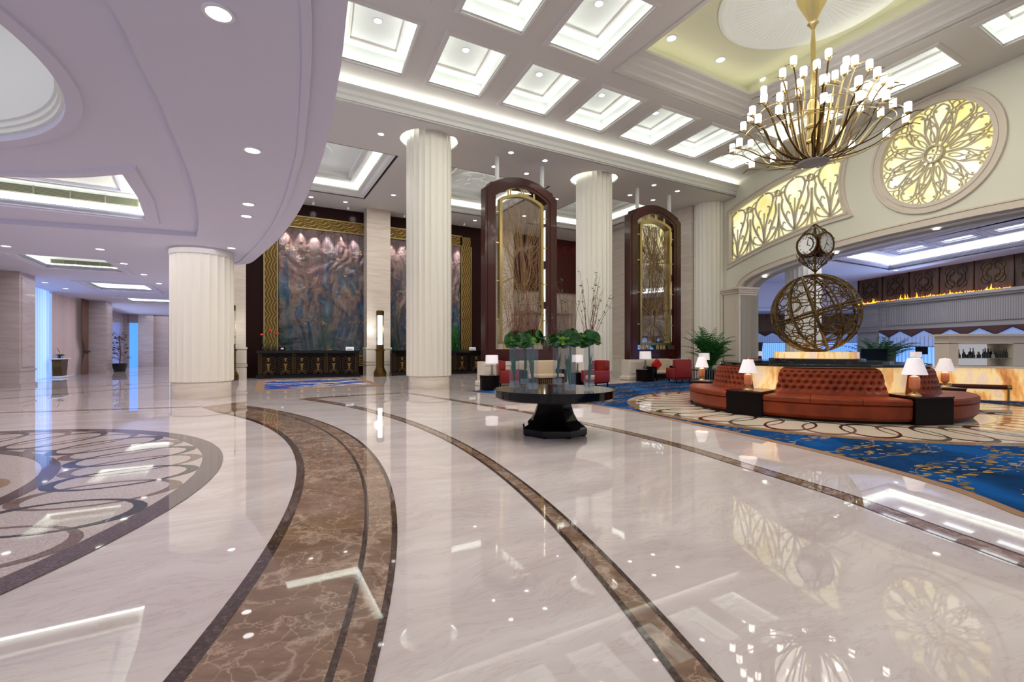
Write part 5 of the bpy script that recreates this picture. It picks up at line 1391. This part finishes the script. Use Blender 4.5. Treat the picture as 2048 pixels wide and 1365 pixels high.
for q, a in enumerate(tabs):
    t = thing('side_table', tl[q], 'table', isl(0, a), 0, 'side tables of the island')
    ro = 2.93; hw = 8.1; h_ = .535
    A0, A1 = radians(a-hw), radians(a+hw)
    quad = [(2.07*cos(A0+.03), 2.07*sin(A0+.03)), (ro*cos(A0), ro*sin(A0)), (ro*cos(A1), ro*sin(A1)), (2.07*cos(A1-.03), 2.07*sin(A1-.03))]
    MB().plate([inset(quad, .01)], .0, h_-.03).build('carcass', 'black_wood', t)
    MB().plate([quad], h_-.03, h_).build('table_top', 'dark_wood', t)
    lpz = 0
    lp = isl(2.72 if q != 1 else 2.68, a+(0, -4, 0, 0, 0)[q], h_+.0005)
    tlamp(lp, ll[q]).scale = ((.82,)*3 if q != 1 else (.88,)*3)
# globe
g = thing('globe_sculpture', 'openwork bronze globe of hoops and meridians above the sofa island', 'sculpture', (IC[0], IC[1], 2.29))
GR = .94; tilt = Matrix.Rotation(radians(-17), 3, 'Y') @ Matrix.Rotation(radians(3), 3, 'X')
face = Matrix.Rotation(atan2(-IC[1], -IC[0])+pi/2, 3, 'Z')
def gpt(v): return tuple(face @ (tilt @ Vector(v)))
mb = MB()
for k in range(6):
    mb = MB(); a = pi*k/6; mb.tube([gpt((GR*cos(t_)*cos(a), GR*cos(t_)*sin(a), GR*sin(t_))) for t_ in [2*pi*q/64 for q in range(64)]], .02, 6, True, 1.2)
    mb.build('meridian_hoop', 'globe_bronze', g, smooth=60)
mb = MB(); 
for dz in (-.035, .035): mb.tube([gpt((GR*1.0*cos(t_), GR*1.0*sin(t_), dz)) for t_ in [2*pi*q/72 for q in range(72)]], .02, 6, True)
for q in range(12):
    t_ = 2*pi*q/12; p0, p1 = gpt((GR*cos(t_), GR*sin(t_), -.035)), gpt((GR*cos(t_), GR*sin(t_), .035)); mb.tube([p0, p1], .04, 6)
mb.build('equator_band', 'globe_bronze', g, smooth=60)
rg = random.Random(5)
for k in range(96):
    z = -.95+1.9*(k+.5)/96; th = k*2.39996; c_ = Vector((sqrt(1-z*z)*cos(th), sqrt(1-z*z)*sin(th), z)); rad = rg.uniform(.17, .38)
    u_ = c_.cross(Vector((0, 0, 1))).normalized() if abs(z) < .98 else Vector((1, 0, 0)); v_ = c_.cross(u_)
    pts = []
    for q in range(22):
        t_ = 2*pi*q/22; p = (c_+u_*(tan_ := math.tan(rad))*cos(t_)+v_*tan_*sin(t_)*.7).normalized()*(GR*.985); pts.append(gpt(p))
    MB().tube(pts, .0125, 4, True).build('ring', 'globe_bronze', g, smooth=60)
mb = MB(); mb.tube([(0, 0, -.92), (0, 0, 2.1)], .022, 8); mb.build('pole', 'bronze', g, smooth=40)
# clock on the pole
ck = thing('clock', 'multi faced clock in a scrolled wire cage on top of the globe pole', 'clock', (IC[0], IC[1], 3.95))
fa = atan2(-IC[1], -IC[0])
for q, off in enumerate((-.72, .85, 2.42, 3.99)):
    a = fa+off*1. if q else fa-.62
    a = fa+(-.62, .95, 2.52, 4.09)[q]
    d = Vector((cos(a), sin(a), 0)); s_ = Vector((-sin(a), cos(a), 0)); c_ = d*.25
    def cf(u, v, w_, c_=c_, d=d, s_=s_): p = c_+s_*u+d*w_; return (p[0], p[1], v)
    mb = MB(); mb.plate([circle(0, 0, .27, 36), circle(0, 0, .235, 36)], -.06, .05, cf); mb.plate([circle(0, 0, .27, 36)], -.1, -.06, cf); f_ = mb.build('clock_case', 'clock_copper', ck)
    fc = MB().plate([circle(0, 0, .236, 36)], .0, .03, cf).build('clock_dial', 'clock_face', ck)
    mb = MB()
    for h_ in range(12):
        t_ = h_*pi/6; mb.stroke([(.17*cos(t_), .17*sin(t_)), (.205*cos(t_), .205*sin(t_))], .012, .03, .034, cf)
    if q == 0: mb.stroke([(.16*cos(t_), .16*sin(t_)) for t_ in [radians(x) for x in range(-70, 90, 10)]], .03, .03, .035, cf)
    else: mb.stroke([(0, 0), (-.07, -.14)], .014, .032, .037, cf)
    mb.stroke([(0, -.02), (.03, .12)], .012, .032, .037, cf); mb.stroke([(0, 0), (.09, -.05)], .014, .032, .037, cf)
    mb.build('hands_and_marks', 'clock_mark', fc)
mb = MB(); mb.box((0, 0, 0), (.3, .3, .36), fa); mb.build('clock_hub', 'black_wood', ck)
mb = MB(); mu = MB()
for k in range(16):
    a = 2*pi*k/16
    mu.tube(catmull([(.02*cos(a), .02*sin(a), .52), (.1*cos(a), .1*sin(a), .44), (.28*cos(a+.1), .28*sin(a+.1), .27), (.4*cos(a+.1), .4*sin(a+.1), .1)], 4), .007, 4)
    mb.tube(catmull([(.4*cos(a), .4*sin(a), -.2), (.36*cos(a+.25), .36*sin(a+.25), -.32), (.22*cos(a), .22*sin(a), -.46), (.05*cos(a-.2), .05*sin(a-.2), -.62), (.02, 0, -.68)], 4), .007, 4)
    mb.tube(catmull([(.38*cos(a), .38*sin(a), -.22), (.3*cos(a-.3), .3*sin(a-.3), -.38), (.12*cos(a+.2), .12*sin(a+.2), -.56)], 4), .006, 4)
    for z, r_ in ((.32, .22), (-.34, .34), (-.44, .24)): (mu if z > 0 else mb).tube(circle3((r_*cos(a), r_*sin(a), z), .04, a), .005, 3, True)
mb.build('lower_wire_cage', 'bronze', ck); mu.build('upper_wire_cage', 'bronze', ck)

# ================================================================== chandelier
CHP = (8.05, 12.7)
ch = thing('chandelier', 'huge brass chandelier of curved arms with white candle shades', 'chandelier', (CHP[0], CHP[1], 0))
MB().lathe([(.5, 11.0), (.42, 10.95), (.36, 10.75), (.1, 10.2), (.11, 10.14), (.14, 10.12), (.08, 10.06), (.05, 9.98)], (0, 0, 0), 16).build('canopy', 'gold_bright', ch, smooth=25)
MB().lathe([(.035, 9.98), (.06, 9.6), (.065, 8.2), (.08, 8.15), (.08, 6.5)], (0, 0, 0), 12).build('rod', 'gold_bright', ch, smooth=40)
mb = MB(); mb.lathe([(.13, 6.5), (.15, 6.9), (.13, 8.0), (.08, 8.1)], (0, 0, 0), 12)
for z in (6.9, 7.3, 7.7): mb.lathe([(.18, z), (.2, z+.05), (.18, z+.1)], (0, 0, 0), 12)
mb.build('central_body', 'gold_bright', ch, smooth=40)
MB().lathe([(.01, 6.34), (.05, 6.36), (.36, 6.38), (.38, 6.42), (.3, 6.46)], (0, 0, 0), 40).build('bottom_disc', 'stone_grey', ch, smooth=30)
rc = random.Random(21); arms = []
tiers = [(15, 1.95, 7.0, 0), (12, 1.78, 7.5, .1), (10, 1.55, 7.95, .2), (9, 1.2, 8.35, .05), (6, .75, 8.7, .3), (2, .35, 8.5, 0)]
for n_, R_, zt, off in tiers:
    for k in range(n_):
        a = 2*pi*(k+off)/n_+rc.uniform(-.06, .06); rr = R_*rc.uniform(.93, 1.05); z = zt+rc.uniform(-.15, .15); arms.append((a, rr, z))
for a, rr, z in arms:
    d = Vector((cos(a), sin(a), 0)); tw = rc.uniform(-.12, .12); d2 = Vector((cos(a+tw), sin(a+tw), 0))
    pts = [d*.2+Vector((0, 0, 6.45)), d*(rr*.42)+Vector((0, 0, 6.52)), d*(rr*.68)+Vector((0, 0, 6.5+(z-6.5)*.35)), d2*(rr*.86)+Vector((0, 0, 6.5+(z-6.5)*.8)), d2*rr+Vector((0, 0, z)), d2*(rr+.16)+Vector((0, 0, z+.03)), d2*(rr+.3)+Vector((0, 0, z-.02))]
    cpt = catmull([tuple(p) for p in pts], 4)
    arm = MB().tube(cpt, [.032-.018*i/len(cpt) for i in range(len(cpt))], 5, False, .6).build('arm', 'chand_bronze' if rc.random() < .75 else 'gold_bright', ch, smooth=60)
    c_ = d2*rr
    MB().lathe([(.015, 0), (.06, .03), (.07, .05), (.02, .05)], (c_[0], c_[1], z+.0), 10).build('candle_cup', 'gold_bright', arm)
    MB().lathe([(.068, .055), (.076, .09), (.078, .25), (.072, .275)], (c_[0], c_[1], z+.0), 14).build('candle_shade', 'lamp_glow', arm, smooth=40)
mb = MB()
for R_, z, w1 in ((1.75, 7.15, .16), (1.35, 7.7, .2), (.9, 7.9, .12), (1.95, 7.0, .1)):
    ph = rc.uniform(0, 6); mb = MB(); mb.tube([(R_*cos(2*pi*k/48)*(1+.05*sin(3*2*pi*k/48+ph)), R_*sin(2*pi*k/48), z+w1*sin(2*2*pi*k/48+ph)) for k in range(48)], .01, 4, True); mb.build('hoop', 'gold_bright', ch)
for z, e in ((7.4, 60), (8.2, 30)):
    l = bpy.data.lights.new('chandelier_glow', 'POINT'); l.energy = e; l.color = (1, .94, .8); l.shadow_soft_size = .9
    lo = bpy.data.objects.new('chandelier_glow', l); COL.objects.link(lo); lo.location = (0, 0, z); lo.parent = ch

# ================================================================== seating groups
def armchair(loc, rz, label, m_='red_leather', wing=True):
    t = thing('armchair', label, 'armchair', loc, rz, 'red leather armchairs')
    MB().rbox((0, 0, .36), (.5, .62, .18), 0, .05).build('seat_cushion', 'beige_cloth' if m_ == 'red_leather' else m_, t, smooth=60)
    mb = MB(); mb.rbox((0, 0, .24), (.66, .7, .16), 0, .03); mb.build('seat_frame', m_, t, smooth=60)
    mb = MB(); vs_ = []
    mb.rbox((0, -.33, .62), (.7, .14, .78), 0, .05); 
    mb.build('backrest', m_, t, smooth=60)
    for sx in (-1, 1):
        MB().rbox((sx*.36, .02, .42), (.1, .72, .44), 0, .04).build('arm', m_, t, smooth=60)
        MB().rbox((sx*.34, -.24, .82), (.08, .2, .34), 0, .035).build('wing', m_, t, smooth=60)
    for sx in (-1, 1):
        for sy in (-1, 1): MB().lathe([(.018, 0), (.03, .17)], (sx*.29, sy*.3-.02, 0), 8).build('leg', 'black_wood', t)
    return t
def settee(loc, rz, L, label):
    t = thing('settee', label, 'sofa', loc, rz, 'beige settees')
    MB().rbox((0, 0, .38), (L, .7, .16), 0, .05).build('seat_cushion', 'beige_cloth', t, smooth=60)
    MB().rbox((0, -.32, .68), (L, .16, .6), 0, .06).build('backrest', 'beige_cloth', t, smooth=60)
    MB().rbox((0, 0, .2), (L+.06, .74, .2), 0, .02).build('base', 'black_wood', t)
    for sx in (-1, 1): MB().rbox((sx*(L/2+.05), .0, .38), (.1, .76, .52), 0, .03).build('arm', 'black_wood', t, smooth=60)
    for sx in (-1, 1):
        for sy in (-1, 1): MB().lathe([(.02, 0), (.03, .12)], (sx*L*.45, sy*.28, 0), 8).build('leg', 'black_wood', t)
def drum_table(loc, label, r_=.36, h=.55):
    t = thing('drum_table', label, 'side table', loc, 0, 'black drum side tables')
    MB().lathe([(r_, h-.03), (r_, h), (.01, h)], (0, 0, 0), 40).build('table_top', 'black_lacquer', t, smooth=40)
    MB().lathe([(r_*.95, .06), (r_*.95, h-.12), (r_*.98, h-.12), (r_*.98, h-.06), (r_*.9, h-.03)], (0, 0, 0), 40).build('drum', 'black_wood', t, smooth=30)
    MB().lathe([(r_*.98, 0), (r_*.98, .05), (r_*.9, .06)], (0, 0, 0), 40).build('base_ring', 'black_lacquer', t, smooth=30)
def glamp(loc, label, sq=False, s=1.):
    t = thing('crystal_lamp', label, 'lamp', loc, 0, 'white drum shade lamps'); t.scale = (s, s, s)
    mb = MB(); mb.lathe([(.08, 0), (.08, .02), (.02, .03)], (0, 0, 0), 16)
    for k in range(5): mb.lathe([(.02, .03+k*.06), (.042, .05+k*.06), (.042, .07+k*.06), (.02, .09+k*.06)], (0, 0, 0), 12)
    mb.build('stacked_stem', 'steel', t, smooth=40)
    mb = MB()
    if sq: mb.lathe([(.2, .38), (.2, .62), (.19, .62), (.19, .38)], (0, 0, 0), 4, a0=pi/4, a1=2*pi+pi/4, cap=False)
    else: mb.lathe([(.2, .36), (.19, .62), (.18, .62), (.19, .36)], (0, 0, 0), 32, cap=False)
    mb.build('lamp_shade', 'shade_cloth', t, smooth=40)
drum_table((-.77, 16.5, 0), 'black drum side table left of the flower table', .36, .52); glamp((-.70, 16.5, .5205), 'white shaded lamp on the black drum left of the flower table', s=1.12)
armchair((-.15, 17.75, 0), AANG-pi/2-.35, 'red armchair behind the left vases of the flower table')
armchair((3.1, 17.6, 0), AANG+pi/2+.1, 'red armchair behind the right vases of the flower table')
settee((1.15, 18.45, 0), AANG+pi, 1.7, 'beige settee behind the flower table in front of the first plinth')
t = thing('coffee_table', 'low slatted wooden coffee table behind the flower table', 'table', (1.3, 16.9, 0), AANG)
mb = MB(); lbox(mb, -.5, .5, -.35, .35, .38, .42); mb.build('table_top', 'black_lacquer', t)
mb = MB()
for k in range(12): lbox(mb, -.47+k*.082, -.44+k*.082, -.33, -.3, .0, .38); lbox(mb, -.47+k*.082, -.44+k*.082, .3, .33, 0, .38)
mb.build('slatted_base', 'brass', t)
drum_table((2.55, 18.5, 0), 'black drum side table behind the middle vases', .3, .52); glamp((2.55, 18.5, .5205), 'white shaded lamp seen between the middle vases', s=1.1)
drum_table((5.95, 21.2, 0), 'black drum side table before the mirrored screen', .42, .52); glamp((5.95, 21.2, .5205), 'white shaded lamp before the mirrored screen', s=1.3)
settee((7.0, 22.05, 0), AANG+pi, 1.5, 'beige settee against the plinth of the mirrored screen')
tc_ = thing('cushion', 'bright red cushion leaning on the beige settee by the mirrored screen', 'cushion', (6.62, 21.75, .72), AANG+.6)
tc_.rotation_euler = (radians(12), radians(45), AANG)
MB().rbox((0, 0, 0), (.42, .14, .42), 0, .06).build('cover', 'red_cushion', tc_, smooth=80)
armchair((7.0, 19.9, 0), AANG-.35, 'red wing armchair seen from behind near the mirrored screen')
armchair((10.6, 21.3, 0), AANG+pi/2, 'red armchair just visible over the left end of the island')
t = thing('nesting_table', 'dark slatted table with brass legs under the palm', 'table', (8.35, 20.9, 0), AANG)
mb = MB(); lbox(mb, -.5, .5, -.3, .3, .5, .54); mb.build('table_top', 'black_lacquer', t)
mb = MB()
for k in range(7):
    for y in (-.27, .27): mb = MB(); lbox(mb, -.47+k*.155, -.445+k*.155, y-.012, y+.012, 0, .5); mb.build('leg', 'brass', t)
glamp((8.45, 20.9, .5405), 'white shaded lamp on the slatted table under the palm', s=1.15)

# ================================================================== bar counter and back bar
cA, cB = Vector((11.9, 14.0)), Vector((16.2, 12.25)); cd = (cB-cA).normalized(); cn = Vector((-cd[1], cd[0])); crz = atan2(cd[1], cd[0]); cl_ = (cB-cA).length
t = thing('bar_counter', 'long glowing onyx bar counter at the right behind the sofas', 'bar', (cA[0], cA[1], 0), crz)
mb = MB(); lbox(mb, 0, cl_, 0, .55, 0, .88); mb.build('onyx_front', 'onyx', t)
mb = MB(); lbox(mb, -.03, cl_, -.04, .6, .88, .905); mb.build('counter_top', 'stone_trim', t)
t = thing('foot_rail', 'leather wrapped rail with brass collars in front of the onyx bar', 'rail', (cA[0], cA[1], 0), crz)
def fpnt(px, py, z): return at(px, py, z)
fr0, fr1 = Vector((.1, -.2, .38)), Vector((2.02, -.2, .36))
mb = MB(); mb.tube([fr0, fr1], .065, 12); mb.build('leather_roll', 'rail_leather', t, smooth=50)
mb = MB()
for u in (.12, .62, 1.98): 
    mb.tube([fr0+(fr1-fr0)*(u/2.02)-Vector((.05, 0, 0)), fr0+(fr1-fr0)*(u/2.02)+Vector((.05, 0, 0))], .073, 12)
mb.build('brass_collar', 'brass', t, smooth=50)
mb = MB()
for u in (.12, 1.98): mb.lathe([(.05, 0), (.03, .02), (.03, .33)], (u, -.2, 0), 10)
mb.build('post', 'brass', t)
# back bar stone shelving, facing the camera
k0 = at(1897, 671, 1.95) if False else None
Yb = 17.2
def XB(px): return (px-1024)*Yb/950
t = thing('back_bar', 'pale stone back bar cabinet with an open bottle niche', 'cabinet', (0, 0, 0))
mb = MB(); 
for x0, x1 in ((XB(1898), XB(1917)), (XB(2027), XB(2060))): mb.box(((x0+x1)/2, Yb+.3, 1.22), (x1-x0, .6, .84))
mb.box(((XB(1898)+XB(2060))/2, Yb+.3, 1.76), (XB(2060)-XB(1898), .6, .28)); mb.box(((XB(1898)+XB(2060))/2, Yb+.3, .4), (XB(2060)-XB(1898), .6, .8)); mb.build('surround', 'stone_trim', t)
mb = MB(); mb.box(((XB(1888)+XB(2070))/2, Yb+.25, 1.93), (XB(2070)-XB(1888), .8, .07)); mb.build('cornice', 'stone_trim', t)
mb = MB(); mb.box(((XB(1917)+XB(2027))/2, Yb+.5, 1.2), (XB(2027)-XB(1917), .04, .9)); mb.build('mirror_back', 'mirror', t)
mb = MB(); mb.box(((XB(1917)+XB(2027))/2, Yb+.25, 1.09), (XB(2027)-XB(1917), .4, .02)); mb.build('glass_shelf', 'bottle_clear', t)
rb = random.Random(8)
kinds = [('slim', [(.035, 0), (.037, .14), (.014, .2), (.014, .29)]), ('squat', [(.055, 0), (.06, .09), (.03, .14), (.018, .15), (.018, .2)]), ('tall', [(.04, 0), (.04, .2), (.013, .26), (.013, .34)])]
bl = ['squat dark bottle at the left end of the bar shelf', 'dark bottle second from the left on the bar shelf', 'dark bottle third from the left on the bar shelf', 'squat dark bottle left of the shelf middle', 'squat dark bottle at the shelf middle', 'squat dark bottle right of the shelf middle', 'tall champagne bottle, left of the pair', 'tall champagne bottle, right of the pair', 'clear round decanter right of the champagne pair', 'dark bottle left of the right hand group', 'dark bottle second in the right hand group', 'dark bottle third in the right hand group', 'tall dark bottle at the right end of the bar shelf']
for k, px in enumerate((1921, 1928, 1937, 1948, 1957, 1969, 1981, 1987, 1997, 2008, 2013, 2019, 2024)):
    kind = (1, 0, 0, 1, 1, 1, 2, 2, 1, 0, 0, 2, 2)[k]
    t = thing('bottle', bl[k], 'bottle', (XB(px), Yb+.2, 1.1005), 0, 'bottles on the bar shelf')
    MB().lathe(kinds[kind][1], (0, 0, 0), 14).build('glass_body', 'bottle_clear' if k == 8 else 'bottle_dark', t, smooth=40)
    zt = kinds[kind][1][-1][1]; MB().lathe([(.018, zt), (.018, zt+.03)], (0, 0, 0), 8).build('cap', 'brass', t)
# television panel, odd lamps
t = thing('television', 'black television panel standing in the bar lounge', 'television', (15.7, 20.6, 0), 0)
MB().box((0, 0, 1.16), (1.12, .06, .54)).build('screen', 'tv_black', t); MB().box((0, .03, .45), (.2, .05, .9)).box((0, 0, .02), (.7, .35, .04)).build('stand', 'black_wood', t)
tl_ = [((12.2, 14.35, .9055), 'white square shaded lamp on the bar counter end', True, .7)]
for loc, lb, sq, s in tl_: glamp(loc, lb, sq, s)
t = thing('lounge_table', 'dark table under the pink shaded lamp by the far blue window', 'table', (16.1, 31.0, 0))
MB().lathe([(.3, 0), (.05, .05), (.05, .68), (.5, .7), (.5, .74)], (0, 0, 0), 20).build('pedestal', 'black_wood', t)
t = thing('lounge_lamp', 'small pink shaded lamp glowing before the far blue window', 'lamp', (16.1, 31.0, .7405))
MB().lathe([(.12, 0), (.03, .05), (.09, .2), (.02, .26)], (0, 0, 0), 12).build('vase_base', 'black_wood', t, smooth=50)
MB().lathe([(.26, .26), (.17, .56)], (0, 0, 0), 24, cap=False).build('lamp_shade', 'shade_cloth', t, smooth=50)
t = thing('pedestal_lamp', 'black square shaded lamp silhouetted against the bar window', 'lamp', (16.9, 19.6, 0))
MB().lathe([(.2, 0), (.2, .03), (.02, .05), (.02, 1.2)], (0, 0, 0), 10).build('stand', 'black_wood', t); MB().box((0, 0, 1.37), (.28, .28, .32)).build('lamp_shade', 'tv_black', t)
# flames along the mantle
mb = MB(); rf_ = random.Random(3)
s = LS-.1
while s > 2.1:
    h_ = rf_.uniform(.05, .12)
    if rf_.random() < .1: h_ = rf_.uniform(.16, .32)
    w_ = rf_.uniform(.03, .06); pts = [bf(s, 4.12, .12), bf(s+rf_.uniform(-.03, .03), 4.12+h_*.45, .12), bf(s+rf_.uniform(-.05, .05), 4.12+h_, .12)]
    mb.tube(catmull(pts, 3), [w_*k_ for k_ in (1, 1.1, .8, .5, .3, .15, .05)], 6); s -= rf_.uniform(.05, .12)
o = mb.build('flames', 'flame', smooth=60); tag(o, 'row of orange flames along the stone mantel above the bar', 'fire', kind='stuff')

# ================================================================== downlights and small ceiling fittings
def make_down(r_=.085):
    t = thing('downlight', 'x', 'downlight')
    MB().lathe([(r_*1.3, 0), (r_*1.28, -.012), (r_, -.014), (r_, -.002)], (0, 0, 0), 24, cap=False).build('trim_ring', 'down_ring', t, smooth=60)
    MB().lathe([(r_, -.006), (.001, -.006)], (0, 0, 0), 20, cap=False).build('lens', 'down_glow', t)
    return t
dl0 = make_down(); used = [False]
def down(loc, label, group, s=1.):
    if not used[0]: used[0] = True; o = dl0; o.location = loc; o['label'] = label; o['group'] = group
    else: o = dup(dl0, loc, None, label, group)
    o.scale = (s, s, s); return o
for c in cofs:
    q = para(**c); cx0 = sum(p[0] for p in q)/4; cy0 = sum(p[1] for p in q)/4; p = P(cx0, cy0, ZC+.578)
    if 'a0' in c: lb = 'downlight of the %s oblong coffer along the right wall' % {9.05: 'farthest', 5.79: 'second farthest', 2.48: 'second nearest', -.85: 'nearest'}[c['b0']]
    else: lb = 'downlight of the %s coffer from the curved soffit, %s coffer row from the back cornice' % (('first', 'second', 'third', 'fourth', 'fifth', 'sixth', 'seventh', 'eighth')[c['i']+1], ('first', 'second', 'third', 'fourth', 'fifth')[c['j']])
    down(p, lb, 'coffer downlights', 1.25)
ZZ = ZB-.001
DLB = {(762, 268): 'downlight in the flat ceiling left of the tall near column', (1022, 305): 'downlight above the left hanger of the nearer screen', (1090, 321): 'downlight above the right hanger of the nearer screen', (1053, 347): 'downlight between the two hangers of the nearer screen', (988, 333): 'downlight just left of the left hanger of the nearer screen', (1113, 398): 'downlight right of the nearer screen frame top', (787, 390): 'downlight right of the left ceiling tray', (691, 404): 'downlight below the left ceiling tray, above the mural', (1308, 370): 'downlight above the mirrored screen, nearest the cornice on its left', (1355, 382): 'downlight above the mirrored screen, nearest the far column', (1260, 390): 'downlight left of the hangers of the mirrored screen', (1306, 400): 'downlight between the hangers of the mirrored screen', (1048, 432): 'downlight seen through the top of the nearer screen', (950, 441): 'downlight just left of the nearer screen, above the mural end', (622, 394): 'downlight half hidden at the edge of the curved soffit'}
DLS = {(437, 25): 'largest round downlight near the top of the curved soffit', (505, 300): 'downlight in the middle of the curved soffit strip', (497, 408): 'upper of the two close downlights in the curved soffit', (493, 432): 'lower of the two close downlights in the curved soffit', (463, 496): 'downlight in the soffit right above the squat column'}
DLW = ['bright downlight at the left edge of the corridor ceiling', 'downlight right of the first corridor tray near its grille', 'downlight off the far corner of the first corridor tray', 'downlight between the first two corridor trays', 'downlight nearest the squat column in the corridor ceiling', 'downlight above the left marble pilaster', 'downlight above the bright sheer curtain', 'downlight above the shaded sheer curtain']
for x, y in [(762, 268), (1022, 305), (1090, 321), (1053, 347), (988, 333), (1113, 398), (787, 390), (691, 404), (1308, 370), (1355, 382), (1260, 390), (1306, 400), (1048, 432), (950, 441), (622, 394)]:
    down(at(x, y, ZZ), DLB[(x, y)], 'downlights of the back ceiling', 1.2)
for x, y in [(437, 25), (505, 300), (497, 408), (493, 432), (463, 496)]:
    down(at(x, y, ZS-.001), DLS[(x, y)], 'downlights of the curved soffit', 1.15)
for i_, (x, y) in enumerate([(12, 492), (200, 498), (248, 527), (288, 549), (318, 567), (40, 551), (90, 565), (131, 577)]):
    down(at(x, y, ZS-.001), DLW[i_], 'downlights of the left corridor', 1.2)
for x, y, lb in [(1343, 76, 'left downlight in the yellow dome ceiling'), (1441, 119, 'middle downlight in the yellow dome ceiling'), (1528, 158, 'right downlight in the yellow dome ceiling beside the chandelier')]: down(at(x, y, ZD-.001), lb, 'dome downlights', 1.5)
for x, y, lb in [(1792, 540.6, 'downlight in the bar ceiling above the timber wall'), (1689, 562, 'downlight in the bar ceiling above the globe')]: down(at(x, y, ZR-.001), lb, 'bar downlights', 1.1)
# arch reveal lights
def arch_z(s_):
    for i in range(len(arch)-1):
        if (arch[i][0]-s_)*(arch[i+1][0]-s_) <= 0: return arch[i][1]
    return 5
for px, lb in ((1530, 'downlight in the left curve of the arch reveal'), (1672, 'downlight in the arch reveal above the globe'), (1873, 'downlight in the arch reveal below the rose window')):
    k_ = (px-CX)/F; W1 = W0+NW*-.55; s_ = (k_*W1[1]-W1[0])/(U[0]-k_*U[1]); v = W1+U*s_
    down((v[0], v[1], arch_z(s_)-.02), lb, 'arch downlights', 1.2)
# mural spotlights
sp = None
for q in range(5):
    a_ = (2.9, 4.6, 7.6, 9.4, 11.2)[q]
    t = thing('track_spot', ('spotlight above the left part of the mural', 'spotlight just left of the marble pillar top', 'spotlight right of the marble pillar top', 'spotlight above the mural behind the tall column', 'spotlight above the right end of the mural')[q], 'spotlight', tuple(P(a_, WB-1.0, ZB-.001)), AANG, 'mural spotlights')
    MB().lathe([(.05, 0), (.05, -.03), (.015, -.035), (.015, -.1)], (0, 0, 0), 10).build('mount', 'white_post', t)
    o = MB().lathe([(.03, .08), (.055, .06), (.06, -.06), (.055, -.065)], (0, 0, 0), 14).build('lamp_head', 'white_post', t, smooth=40); o.location = (0, 0, -.15); o.rotation_euler = (radians(40), 0, 0)
for k in range(15):
    a_ = mA0+.35+k*.67; spot('mural_wash', tuple(P(a_, WB-.36, mZ1-.02)), 150, 50, (1, .93, .9), tuple(P(a_, WB, mZ1-1.6)), .03, .7)
for a_ in (3.0, 5.0): spot('wall_wash', tuple(P(a_, WB-1.0, 8.8)), 60, 20, (.9, .92, 1), tuple(P(a_, WB, 8.55)), .03)
for k in range(8): spot('red_wash', tuple(P(14.95+k*.7, WB-.25, 8.97)), 18, 40, (1, .3, .3), tuple(P(14.95+k*.7, WB, 8.0)), .03)
for k in range(7): spot('band_wash', tuple(P(2.+k*1.45, WB-.5, 8.9)), 22, 40, (1, .9, .7), tuple(P(2.+k*1.45, WB-.1, 8.05)), .03)
# leaning on real fittings: wide soft spots below the visible downlights
for x, y, z in ((505, 300, ZS), (437, 25, ZS), (762, 268, ZB), (1090, 321, ZB), (1308, 370, ZB)):
    p = at(x, y, z-.05); spot('downlight_beam', tuple(p), 90, 80, (1, .97, .94), (p[0], p[1], 0), .08)
